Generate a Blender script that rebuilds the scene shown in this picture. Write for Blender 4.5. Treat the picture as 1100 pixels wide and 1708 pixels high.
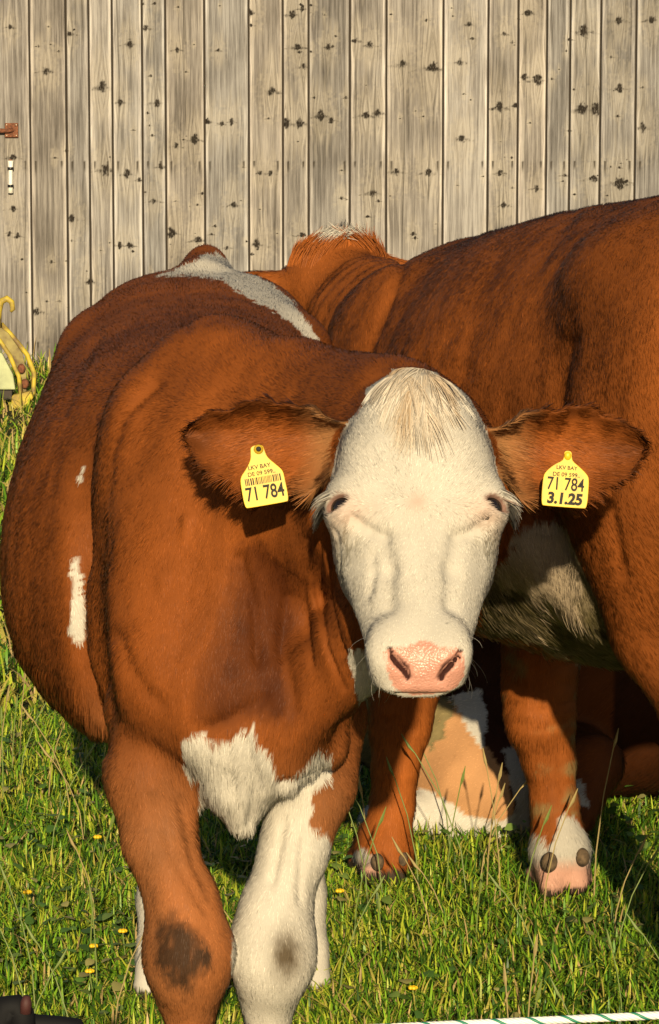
import bpy, math, random
import numpy as np
from mathutils import Vector, Matrix
random.seed(7)
rng = np.random.default_rng(11)
HAIR = GRASS = 1.0

for o in list(bpy.data.objects):
    bpy.data.objects.remove(o)
scene = bpy.context.scene
C = scene.collection

# ------------------------------------------------------------------ camera
CAM_H, FOC, PXW, PXH, HORIZON = 1.52, 5900.0, 1100.0, 1708.0, 35.0
PITCH = math.atan((PXH/2 - HORIZON)/FOC)
cam = bpy.data.cameras.new('camera')
cam.sensor_fit = 'VERTICAL'; cam.sensor_height = 24.0; cam.sensor_width = 24.0
cam.lens = 24.0*FOC/PXH
cam.clip_start = 0.1; cam.clip_end = 2000
camo = bpy.data.objects.new('camera', cam); C.objects.link(camo)
camo.location = (0, 0, CAM_H); camo.rotation_euler = (math.pi/2 - PITCH, 0, 0)
scene.camera = camo

# ------------------------------------------------------------------ sky, sun, exposure
SUN_EL, SUN_AZ = math.radians(16.5), math.radians(1.5)      # evening sun behind the camera, a little to the right
sun_dir = Vector((math.sin(SUN_AZ)*math.cos(SUN_EL), -math.cos(SUN_AZ)*math.cos(SUN_EL), math.sin(SUN_EL)))
world = bpy.data.worlds.new('World'); scene.world = world; world.use_nodes = True
wn = world.node_tree.nodes; wl = world.node_tree.links
for n in list(wn): wn.remove(n)
sky = wn.new('ShaderNodeTexSky'); sky.sky_type = 'NISHITA'; sky.sun_disc = False
sky.sun_elevation = SUN_EL; sky.sun_rotation = math.atan2(sun_dir.x, sun_dir.y)
bg = wn.new('ShaderNodeBackground'); bg.inputs['Strength'].default_value = 0.05
wo = wn.new('ShaderNodeOutputWorld')
wl.new(sky.outputs['Color'], bg.inputs['Color']); wl.new(bg.outputs['Background'], wo.inputs['Surface'])
sl = bpy.data.lights.new('sun', 'SUN'); sl.energy = 5.0; sl.angle = math.radians(0.6); sl.color = (1.0, 0.82, 0.53)
so = bpy.data.objects.new('sun', sl); C.objects.link(so)
so.rotation_euler = sun_dir.to_track_quat('Z', 'Y').to_euler(); so.location = (4, -8, 8)
vs = scene.view_settings
vs.view_transform = 'Standard'; vs.look = 'None'; vs.exposure = 0.36; vs.gamma = 1.0; vs.use_curve_mapping = False
scene.cycles.max_bounces = 4; scene.cycles.diffuse_bounces = 2; scene.cycles.transparent_max_bounces = 4
scene.cycles.use_denoising = True
scene.cycles_curves.shape = 'RIBBONS'; scene.cycles_curves.subdivisions = 2

# ------------------------------------------------------------------ helpers
cp, sp_ = math.cos(PITCH), math.sin(PITCH)
def P(px, py, d):
    """the point of the place at depth d (metres along +Y) that the photograph shows at px,py"""
    x = (px-PXW/2)/FOC; y = -(py-PXH/2)/FOC
    dy = cp + y*sp_; dz = -sp_ + y*cp
    return np.array([x/dy*d, d, CAM_H + dz/dy*d])
def proj(p):
    q = p - np.array([0, 0, CAM_H])
    zc = q[:, 1]*cp - q[:, 2]*sp_; yc = q[:, 1]*sp_ + q[:, 2]*cp
    return np.stack([PXW/2 + FOC*q[:, 0]/zc, PXH/2 - FOC*yc/zc], 1)

def sstep(a, b, x):
    t = np.clip((x-a)/(b-a), 0, 1); return t*t*(3-2*t)
def smin(a, b, k):
    h = np.maximum(k-np.abs(a-b), 0)/k
    return np.minimum(a, b) - h*h*k*0.25
def smax(a, b, k): return -smin(-a, -b, k)

_TAB = rng.random((64, 64, 64)).astype(np.float32).ravel()
def vnoise(p, scale, seed=0):
    """smooth value noise, 0..1"""
    o = seed*17.31+100.0
    ix = []; fr = []
    for k in range(3):
        q = (p[:, k]*scale + (o+k*7.7)).astype(np.float32); i = np.floor(q); f = q-i
        fr.append(f*f*(3-2*f)); ix.append(i.astype(np.int32))
    x0, y0, z0 = ix[0] & 63, ix[1] & 63, ix[2] & 63
    x1, y1, z1 = ((x0+1) & 63) << 12, ((y0+1) & 63) << 6, (z0+1) & 63
    x0 = x0 << 12; y0 = y0 << 6; fx, fy, fz = fr
    def row(xa, ya):
        a = _TAB[xa+ya+z0]; return a+(_TAB[xa+ya+z1]-a)*fz
    a = row(x0, y0); a += (row(x0, y1)-a)*fy
    b = row(x1, y0); b += (row(x1, y1)-b)*fy
    return a+(b-a)*fx
def fbm(p, scale, seed=0, oct=3):
    r = 0; a = .5; t = 0
    for k in range(oct):
        r = r + a*vnoise(p, scale*2**k, seed+k); t += a; a *= .5
    return r/t

def inpoly(q, poly):
    poly = np.asarray(poly, float); x, y = q[:, 0], q[:, 1]; r = np.zeros(len(q), bool)
    j = len(poly)-1
    for i in range(len(poly)):
        xi, yi = poly[i]; xj, yj = poly[j]
        c = ((yi > y) != (yj > y)) & (x < (xj-xi)*(y-yi)/((yj-yi) if yj != yi else 1e-9) + xi)
        r ^= c; j = i
    return r

# signed distance shapes -------------------------------------------------
def ell(p, c, r, R=None):
    x, y, z = p[:, 0]-c[0], p[:, 1]-c[1], p[:, 2]-c[2]
    if R is not None:
        x, y, z = [R[k][0]*x+R[k][1]*y+R[k][2]*z for k in range(3)]
    x = x/r[0]; y = y/r[1]; z = z/r[2]
    k0 = np.sqrt(x*x+y*y+z*z); x /= r[0]; y /= r[1]; z /= r[2]
    return k0*(k0-1)/(np.sqrt(x*x+y*y+z*z)+1e-9)
def cap(p, a, b, ra, rb, sc=None):
    s = (1, 1, 1) if sc is None else sc
    u = [float(b[k]-a[k])*s[k] for k in range(3)]; L = u[0]**2+u[1]**2+u[2]**2+1e-12
    q = [((p[:, k]-float(a[k])) if s[k] == 1 else (p[:, k]-float(a[k]))*s[k]) for k in range(3)]
    t = np.clip((q[0]*u[0]+q[1]*u[1]+q[2]*u[2])*(1/L), 0, 1)
    d = 0
    for k in range(3):
        e = q[k]-t*u[k]; e *= e; d = d+e
    return np.sqrt(d)-(ra+(rb-ra)*t)
def chain(p, pts, rad, sc=None, k=0.02):
    d = None
    for i in range(len(pts)-1):
        e = cap(p, pts[i], pts[i+1], rad[i], rad[i+1], sc)
        d = e if d is None else smin(d, e, k)
    return d
def herm(x, xs, ys):
    """cubic through the stations, read off a fine table"""
    xs = np.asarray(xs, float); ys = np.asarray(ys, float); m = np.gradient(ys, xs)
    g = np.linspace(xs[0], xs[-1], 600); i = np.clip(np.searchsorted(xs, g)-1, 0, len(xs)-2)
    h = xs[i+1]-xs[i]; t = (g-xs[i])/h
    tab = ((2*t**3-3*t**2+1)*ys[i] + (t**3-2*t**2+t)*h*m[i] + (-2*t**3+3*t**2)*ys[i+1] + (t**3-t**2)*h*m[i+1]).astype(np.float32)
    j = np.clip((x-xs[0])*(599/(xs[-1]-xs[0])), 0, 599)
    k = np.minimum(j.astype(np.int32), 598); w = (j-k).astype(np.float32)
    a = tab[k]; return a+(tab[k+1]-a)*w
def loft(u, v, z, st):
    """u lateral, v along, z up.  st rows: v, centre, w-, w+, ztop, zbot, zwide, ntop, nbot"""
    st = np.asarray(st, float); V = st[:, 0]
    c, wm, wp, zt, zb, zw, nt, nb = [herm(v, V, st[:, k]) for k in range(1, 9)]
    wm = np.maximum(wm, .004); wp = np.maximum(wp, .004)
    du = u-c; w = np.where(du < 0, wm, wp)
    dz = z-zw; h = np.maximum(np.where(dz > 0, zt-zw, zw-zb), .004); n = np.where(dz > 0, nt, nb)
    k = ((np.abs(du)/w)**n + (np.abs(dz)/h)**n)**(1/n)
    f = (k-1)*np.minimum(w, h)
    over = np.maximum(np.maximum(V[0]-v, v-V[-1]), 0)
    return np.where(over > 0, np.sqrt(np.maximum(f, 0)**2+over**2)+0*f, f)

def axis_lines(lo, hi, coarse, fine=None, flo=None, fhi=None):
    out = [lo]; x = lo
    while x < hi:
        s = coarse
        if fine is not None:
            g = max(flo-x, x-fhi, 0.0)
            s = min(coarse, fine+g*0.12)
        x += s; out.append(x)
    return np.array(out)

def mesh_field(f, X, Y, Z, smooth=2):
    """surface nets of the field on a stretched grid; returns vertices, quads"""
    nx, ny, nz = len(X), len(Y), len(Z); B = 8
    V = np.full((nx, ny, nz), 1.0, np.float32)
    bx, by, bz = [range(0, n, B) for n in (nx, ny, nz)]
    cen = []; rad = []; org = []
    for i in bx:
        i1 = min(i+B, nx)-1
        for j in by:
            j1 = min(j+B, ny)-1
            for k in bz:
                k1 = min(k+B, nz)-1
                lo = (X[i], Y[j], Z[k]); hi = (X[i1], Y[j1], Z[k1])
                cen.append([(a+b)/2 for a, b in zip(lo, hi)]); rad.append(math.dist(lo, hi)/2); org.append((i, j, k))
    cen = np.array(cen); rad = np.array(rad)
    fc = np.concatenate([f(cen[s:s+200000]) for s in range(0, len(cen), 200000)])
    act = np.abs(fc) < rad*1.2+.008
    for idx in np.nonzero(~act)[0]:
        if fc[idx] < 0:
            i, j, k = org[idx]; V[i:i+B, j:j+B, k:k+B] = -1.0
    blocks = np.nonzero(act)[0]
    step = 500
    for s in range(0, len(blocks), step):
        pts = []; shp = []
        for idx in blocks[s:s+step]:
            i, j, k = org[idx]
            gx, gy, gz = np.meshgrid(X[i:i+B], Y[j:j+B], Z[k:k+B], indexing='ij')
            pts.append(np.stack([gx.ravel(), gy.ravel(), gz.ravel()], 1)); shp.append(gx.shape)
        val = f(np.asfortranarray(np.concatenate(pts), dtype=np.float32)); o = 0
        for idx, sh in zip(blocks[s:s+step], shp):
            n = sh[0]*sh[1]*sh[2]; i, j, k = org[idx]
            V[i:i+B, j:j+B, k:k+B] = val[o:o+n].reshape(sh); o += n
    ins = V < 0
    cnt = np.zeros((nx-1, ny-1, nz-1), np.uint8)
    for a in (0, 1):
        for b in (0, 1):
            for c in (0, 1):
                cnt += ins[a:nx-1+a, b:ny-1+b, c:nz-1+c]
    ci = np.nonzero((cnt > 0) & (cnt < 8)); n = len(ci[0])
    ids = np.full(cnt.shape, -1, np.int32); ids[ci] = np.arange(n)
    corners = [(a, b, c) for a in (0, 1) for b in (0, 1) for c in (0, 1)]
    cv = {}; cpnt = {}
    for a, b, c in corners:
        cv[a, b, c] = V[ci[0]+a, ci[1]+b, ci[2]+c].astype(np.float64)
        cpnt[a, b, c] = np.stack([X[ci[0]+a], Y[ci[1]+b], Z[ci[2]+c]], 1)
    acc = np.zeros((n, 3)); num = np.zeros(n)
    for e0 in corners:
        for ax in range(3):
            if e0[ax] == 0:
                e1 = list(e0); e1[ax] = 1; e1 = tuple(e1)
                a, b = cv[e0], cv[e1]; m = (a < 0) != (b < 0)
                t = np.where(m, a/np.where(m, a-b, 1), 0)[:, None]
                acc += np.where(m[:, None], cpnt[e0]+(cpnt[e1]-cpnt[e0])*t, 0); num += m
    verts = acc/num[:, None]
    quads = []
    for ax in range(3):
        sl0 = [slice(None)]*3; sl1 = [slice(None)]*3
        sl0[ax] = slice(0, -1); sl1[ax] = slice(1, None)
        A, Bm = ins[tuple(sl0)], ins[tuple(sl1)]
        e = np.array(np.nonzero(A != Bm))
        o1, o2 = [k for k in range(3) if k != ax]
        ok = (e[o1] > 0) & (e[o2] > 0) & (e[o1] < cnt.shape[o1]) & (e[o2] < cnt.shape[o2])
        e = e[:, ok]
        def cell(d1, d2):
            q = e.copy(); q[o1] += d1; q[o2] += d2
            return ids[q[0], q[1], q[2]]
        q = np.stack([cell(-1, -1), cell(0, -1), cell(0, 0), cell(-1, 0)], 1)
        flip = A[e[0], e[1], e[2]]
        if ax == 1: flip = ~flip
        q[~flip] = q[~flip][:, ::-1]
        quads.append(q)
    quads = np.concatenate(quads); quads = quads[(quads >= 0).all(1)]
    ea = quads[:, [0, 1, 2, 3]].ravel(); eb = quads[:, [1, 2, 3, 0]].ravel()
    deg = np.bincount(ea, minlength=n)+np.bincount(eb, minlength=n)
    for it in range(smooth):
        s = np.stack([np.bincount(ea, verts[eb, k], n)+np.bincount(eb, verts[ea, k], n) for k in range(3)], 1)
        verts = verts*.5 + .5*s/np.maximum(deg, 1)[:, None]
    return verts, quads

def vnormals(v, q):
    fn = np.cross(v[q[:, 2]]-v[q[:, 0]], v[q[:, 3]]-v[q[:, 1]])
    n = np.zeros_like(v)
    for k in range(3):
        for c in range(4): n[:, k] += np.bincount(q[:, c], fn[:, k], len(v))
    return n/np.maximum(np.linalg.norm(n, axis=1), 1e-12)[:, None]

# meshes ------------------------------------------------------------------
def np_mesh(name, verts, faces, k):
    me = bpy.data.meshes.new(name); nv, nf = len(verts), len(faces)
    me.vertices.add(nv); me.vertices.foreach_set('co', np.asarray(verts, np.float32).ravel())
    me.loops.add(nf*k); me.loops.foreach_set('vertex_index', np.asarray(faces, np.int32).ravel())
    me.polygons.add(nf); me.polygons.foreach_set('loop_start', np.arange(0, nf*k, k, dtype=np.int32))
    me.update(calc_edges=True); me.validate()
    return me
def vcol(me, name, col):
    a = me.attributes.new(name, 'FLOAT_COLOR', 'POINT')
    c = np.ones((len(me.vertices), 4), np.float32); c[:, :col.shape[1]] = col
    a.data.foreach_set('color', c.ravel())
def vfloat(me, name, val):
    a = me.attributes.new(name, 'FLOAT', 'POINT'); a.data.foreach_set('value', np.asarray(val, np.float32))
def link(name, data, mat=None, parent=None, smooth=False):
    o = bpy.data.objects.new(name, data); C.objects.link(o)
    if mat is not None: data.materials.append(mat)
    if smooth and hasattr(data, 'polygons'):
        data.polygons.foreach_set('use_smooth', np.ones(len(data.polygons), bool))
    if parent is not None:
        o.parent = parent; o.matrix_parent_inverse = world_mat(parent).inverted()
    return o
def world_mat(o):
    m = Matrix.LocRotScale(o.location, o.rotation_euler, o.scale)
    return (world_mat(o.parent) @ o.matrix_parent_inverse @ m) if o.parent else m
def empty(name, loc, label, cat, group=None):
    o = bpy.data.objects.new(name, None); C.objects.link(o); o.location = loc
    o.empty_display_size = .1; tag(o, label, cat, group); return o
def tag(o, label=None, cat=None, group=None, kind=None):
    if label: o['label'] = label
    if cat: o['category'] = cat
    if group: o['group'] = group
    if kind: o['kind'] = kind
    return o
class MB:
    def __init__(s): s.v = []; s.f = []
    def add(s, v, f):
        b = len(s.v); s.v += [tuple(map(float, q)) for q in v]; s.f += [tuple(i+b for i in q) for q in f]; return s
    def tube(s, pts, rad, n=10, caps=True):
        pts = [Vector(map(float, p)) for p in pts]
        if not hasattr(rad, '__len__'): rad = [rad]*len(pts)
        vs = []; up = Vector((.13, .21, .97)); prev = None
        for i, p in enumerate(pts):
            t = (pts[min(i+1, len(pts)-1)]-pts[max(i-1, 0)]).normalized()
            a = (prev if prev else up) - t*((prev if prev else up).dot(t))
            if a.length < 1e-4: a = t.orthogonal()
            a.normalize(); prev = a; b = t.cross(a)
            for k in range(n):
                w = 2*math.pi*k/n; vs.append(p+(a*math.cos(w)+b*math.sin(w))*rad[i])
        fs = []
        for i in range(len(pts)-1):
            for k in range(n):
                k2 = (k+1) % n; fs.append((i*n+k, i*n+k2, (i+1)*n+k2, (i+1)*n+k))
        if caps: fs.append(tuple(range(n-1, -1, -1))); fs.append(tuple((len(pts)-1)*n+k for k in range(n)))
        return s.add(vs, fs)
    def box(s, c, h, R=None):
        vs = [Vector((c[0], c[1], c[2])) + ((R @ Vector((x*h[0], y*h[1], z*h[2]))) if R else Vector((x*h[0], y*h[1], z*h[2])))
              for x in (-1, 1) for y in (-1, 1) for z in (-1, 1)]
        return s.add(vs, [(0, 1, 3, 2), (4, 6, 7, 5), (0, 4, 5, 1), (2, 3, 7, 6), (0, 2, 6, 4), (1, 5, 7, 3)])
    def build(s, name, mat, parent=None, smooth=False, bevel=0):
        me = bpy.data.meshes.new(name); me.from_pydata(s.v, [], s.f); me.update()
        o = link(name, me, mat, parent, smooth)
        if bevel:
            m = o.modifiers.new('bevel', 'BEVEL'); m.width = bevel; m.segments = 2; m.limit_method = 'ANGLE'
        return o
def sphere_mb(c, r, n=14, m=10, R=None):
    vs = []; fs = []
    for i in range(m+1):
        th = math.pi*i/m
        for k in range(n):
            ph = 2*math.pi*k/n
            q = Vector((r[0]*math.sin(th)*math.cos(ph), r[1]*math.sin(th)*math.sin(ph), r[2]*math.cos(th)))
            if R: q = R @ q
            vs.append(q+Vector(map(float, c)))
    for i in range(m):
        for k in range(n):
            k2 = (k+1) % n; fs.append((i*n+k, (i+1)*n+k, (i+1)*n+k2, i*n+k2))
    b = MB(); b.add(vs, fs); return b

def pdist(q, pl):
    """distance of points q to a polyline, both in the plane of the photograph"""
    r = np.full(len(q), 1e9)
    for (x0, y0), (x1, y1) in zip(pl[:-1], pl[1:]):
        ux, uy = x1-x0, y1-y0; L2 = ux*ux+uy*uy+1e-9
        t = np.clip(((q[:, 0]-x0)*ux+(q[:, 1]-y0)*uy)/L2, 0, 1)
        r = np.minimum(r, np.hypot(q[:, 0]-x0-t*ux, q[:, 1]-y0-t*uy))
    return r
# materials ---------------------------------------------------------------
def mat(name):
    m = bpy.data.materials.new(name); m.use_nodes = True
    nt = m.node_tree; b = nt.nodes['Principled BSDF']
    return m, nt, nt.nodes, nt.links, b
def simple(name, col, rough=.6, metal=0., noise=0., nscale=60, bump=0., spec=.5, dark=None):
    m, nt, N, L, b = mat(name)
    b.inputs['Roughness'].default_value = rough; b.inputs['Metallic'].default_value = metal
    b.inputs['Specular IOR Level'].default_value = spec
    b.inputs['Base Color'].default_value = (*col, 1)
    if noise or bump:
        tc = N.new('ShaderNodeTexCoord'); t = N.new('ShaderNodeTexNoise'); t.inputs['Scale'].default_value = nscale
        t.inputs['Detail'].default_value = 6; L.new(tc.outputs['Object'], t.inputs['Vector'])
        if noise:
            r = N.new('ShaderNodeValToRGB'); d = dark or tuple(c*(1-noise) for c in col)
            r.color_ramp.elements[0].color = (*d, 1); r.color_ramp.elements[1].color = (*col, 1)
            r.color_ramp.elements[0].position = .35; r.color_ramp.elements[1].position = .6
            L.new(t.outputs['Fac'], r.inputs['Fac']); L.new(r.outputs['Color'], b.inputs['Base Color'])
        if bump:
            bp = N.new('ShaderNodeBump'); bp.inputs['Strength'].default_value = bump; bp.inputs['Distance'].default_value = .004
            L.new(t.outputs['Fac'], bp.inputs['Height']); L.new(bp.outputs['Normal'], b.inputs['Normal'])
    return m

def mat_skin():
    m, nt, N, L, b = mat('coat_skin')
    a = N.new('ShaderNodeAttribute'); a.attribute_name = 'col'
    w = N.new('ShaderNodeAttribute'); w.attribute_name = 'wet'
    L.new(a.outputs['Color'], b.inputs['Base Color'])
    rr = N.new('ShaderNodeMapRange'); rr.inputs['To Min'].default_value = .75; rr.inputs['To Max'].default_value = .33
    L.new(w.outputs['Fac'], rr.inputs['Value']); L.new(rr.outputs['Result'], b.inputs['Roughness'])
    sp = N.new('ShaderNodeMapRange'); sp.inputs['To Min'].default_value = .12; sp.inputs['To Max'].default_value = .5
    L.new(w.outputs['Fac'], sp.inputs['Value']); L.new(sp.outputs['Result'], b.inputs['Specular IOR Level'])
    tc = N.new('ShaderNodeTexCoord')
    t = N.new('ShaderNodeTexNoise'); t.inputs['Scale'].default_value = 420; t.inputs['Detail'].default_value = 3
    L.new(tc.outputs['Object'], t.inputs['Vector'])
    bp = N.new('ShaderNodeBump'); bp.inputs['Strength'].default_value = .35; bp.inputs['Distance'].default_value = .0015
    L.new(t.outputs['Fac'], bp.inputs['Height'])
    vo = N.new('ShaderNodeTexVoronoi'); vo.inputs['Scale'].default_value = 330; L.new(tc.outputs['Object'], vo.inputs['Vector'])     # pebbled nose leather
    b2 = N.new('ShaderNodeBump'); b2.inputs['Distance'].default_value = .0006; b2.invert = True
    L.new(w.outputs['Fac'], b2.inputs['Strength']); L.new(vo.outputs['Distance'], b2.inputs['Height']); L.new(bp.outputs['Normal'], b2.inputs['Normal'])
    L.new(b2.outputs['Normal'], b.inputs['Normal'])
    return m
def mat_hair():
    m, nt, N, L, b = mat('coat_hair')
    a = N.new('ShaderNodeAttribute'); a.attribute_name = 'col'
    v = N.new('ShaderNodeAttribute'); v.attribute_name = 'nrm'
    L.new(a.outputs['Color'], b.inputs['Base Color']); L.new(v.outputs['Vector'], b.inputs['Normal'])
    b.inputs['Roughness'].default_value = .55; b.inputs['Specular IOR Level'].default_value = .14
    return m
SKIN, HAIRM = mat_skin(), mat_hair()

def grow_hair(name, parent, verts, quads, normals, density, groom, color):
    """short coat: groom(p,n) -> direction, length, lift; density in hairs per m2 (scaled by groom's last value)"""
    tri = np.concatenate([quads[:, [0, 1, 2]], quads[:, [0, 2, 3]]])
    a, b, c = verts[tri[:, 0]], verts[tri[:, 1]], verts[tri[:, 2]]
    area = .5*np.linalg.norm(np.cross(b-a, c-a), axis=1)
    cen = (a+b+c)/3
    wgt = area*groom(cen, None)
    n = int(wgt.sum()*density*HAIR)
    if n < 10: return None
    t = rng.choice(len(tri), n, p=wgt/wgt.sum())
    r1 = np.sqrt(rng.random(n))[:, None]; r2 = rng.random(n)[:, None]
    wa, wb, wc = 1-r1, r1*(1-r2), r1*r2
    p = a[t]*wa + b[t]*wb + c[t]*wc
    nn = normals[tri[t, 0]]*wa + normals[tri[t, 1]]*wb + normals[tri[t, 2]]*wc
    nn /= np.linalg.norm(nn, axis=1)[:, None]+1e-9
    g = groom(p, nn); d, ln, lift = g[:3]; mass = g[3] if len(g) > 3 else nn; bend = g[4] if len(g) > 4 else np.zeros((n, 3))
    d = d - nn*(d*nn).sum(1)[:, None]; d /= np.linalg.norm(d, axis=1)[:, None]+1e-9
    cl = np.stack([vnoise(p, 55, s)-.5 for s in (3, 4, 5)], 1)*.45 + np.stack([vnoise(p, 14, s)-.5 for s in (6, 7, 8)], 1)*.45
    jit = rng.normal(0, .10, (n, 3))
    ln = ln*(.65+.7*rng.random(n))
    K = 4; s = np.linspace(0, 1, K)
    pts = np.zeros((n, K, 3), np.float32)
    for k in range(K):
        u = s[k]
        off = d*u + nn*(lift*(u-.45*u*u))[:, None] + (cl+jit)*.55*(u**1.4) + bend*(u*u)
        pts[:, k] = p + off*ln[:, None] - nn*.0008*(1-u)
    rad = np.array([.00034, .00034, .00026, .0001], np.float32)[None, :]*(.7+.6*rng.random((n, 1)))
    rad = rad*np.where(lift > 1.1, .55, np.clip(ln/.02, .8, 1.6))[:, None]
    cv = bpy.data.hair_curves.new(name)
    cv.add_curves([K]*n)
    cv.attributes['position'].data.foreach_set('vector', pts.ravel())
    ra = cv.attributes.get('radius') or cv.attributes.new('radius', 'FLOAT', 'POINT')
    ra.data.foreach_set('value', rad.astype(np.float32).ravel())
    col = color(p, nn); jb = np.clip(1+rng.normal(0, .16, n), .55, 1.5)[:, None]
    cc = np.ones((n, 4), np.float32); cc[:, :3] = np.clip(col*jb, 0, .9)
    ca = cv.attributes.new('col', 'FLOAT_COLOR', 'CURVE'); ca.data.foreach_set('color', cc.ravel())
    sh = mass + rng.normal(0, .16, (n, 3)) + d*.10; sh /= np.linalg.norm(sh, axis=1)[:, None]
    na = cv.attributes.new('nrm', 'FLOAT_VECTOR', 'CURVE'); na.data.foreach_set('vector', sh.astype(np.float32).ravel())
    o = link(name, cv, HAIRM, parent)
    return o

# ================================================================== the setting: pasture and barn wall
WALL_D = 15.5
def mat_ground():
    m, nt, N, L, b = mat('soil_and_thatch')
    tc = N.new('ShaderNodeTexCoord'); t = N.new('ShaderNodeTexNoise'); t.inputs['Scale'].default_value = 7; t.inputs['Detail'].default_value = 9
    t2 = N.new('ShaderNodeTexNoise'); t2.inputs['Scale'].default_value = 90; t2.inputs['Detail'].default_value = 5
    L.new(tc.outputs['Object'], t.inputs['Vector']); L.new(tc.outputs['Object'], t2.inputs['Vector'])
    r = N.new('ShaderNodeValToRGB'); e = r.color_ramp.elements
    e[0].color = (.012, .014, .005, 1); e[0].position = .38; e[1].color = (.10, .08, .04, 1); e[1].position = .66
    x = e.new(.52); x.color = (.045, .045, .014, 1)
    mx = N.new('ShaderNodeMath'); mx.operation = 'MULTIPLY_ADD'; mx.inputs[1].default_value = .5
    md = N.new('ShaderNodeMath'); md.operation = 'MULTIPLY'; md.inputs[1].default_value = .5
    L.new(t2.outputs['Fac'], mx.inputs[0]); L.new(t.outputs['Fac'], md.inputs[0]); L.new(md.outputs[0], mx.inputs[2])
    L.new(mx.outputs[0], r.inputs['Fac']); L.new(r.outputs['Color'], b.inputs['Base Color'])
    b.inputs['Roughness'].default_value = .95; b.inputs['Specular IOR Level'].default_value = .1
    bp = N.new('ShaderNodeBump'); bp.inputs['Strength'].default_value = .8; bp.inputs['Distance'].default_value = .02
    L.new(t2.outputs['Fac'], bp.inputs['Height']); L.new(bp.outputs['Normal'], b.inputs['Normal'])
    return m
g = MB()
xs = [-250, -60, -12]+[x*.25 for x in range(-24, 25)]+[12, 60, 250]; ys = [-250, -40, -5]+[y*.25 for y in range(4, 64)]+[17, 40, 120, 300]
def ground_z(x, y):
    if abs(x) > 6.5 or y < 1 or y > 15.2: return 0.0
    return 0.012*math.sin(x*2.1+y*1.3)+.010*math.sin(y*2.7-x*1.1)-.014
gv = [(x, y, ground_z(x, y)) for y in ys for x in xs]
gf = [(j*len(xs)+i, j*len(xs)+i+1, (j+1)*len(xs)+i+1, (j+1)*len(xs)+i) for j in range(len(ys)-1) for i in range(len(xs)-1)]
g.add(gv, gf); tag(g.build('ground', mat_ground(), None, True), kind='structure')

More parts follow.
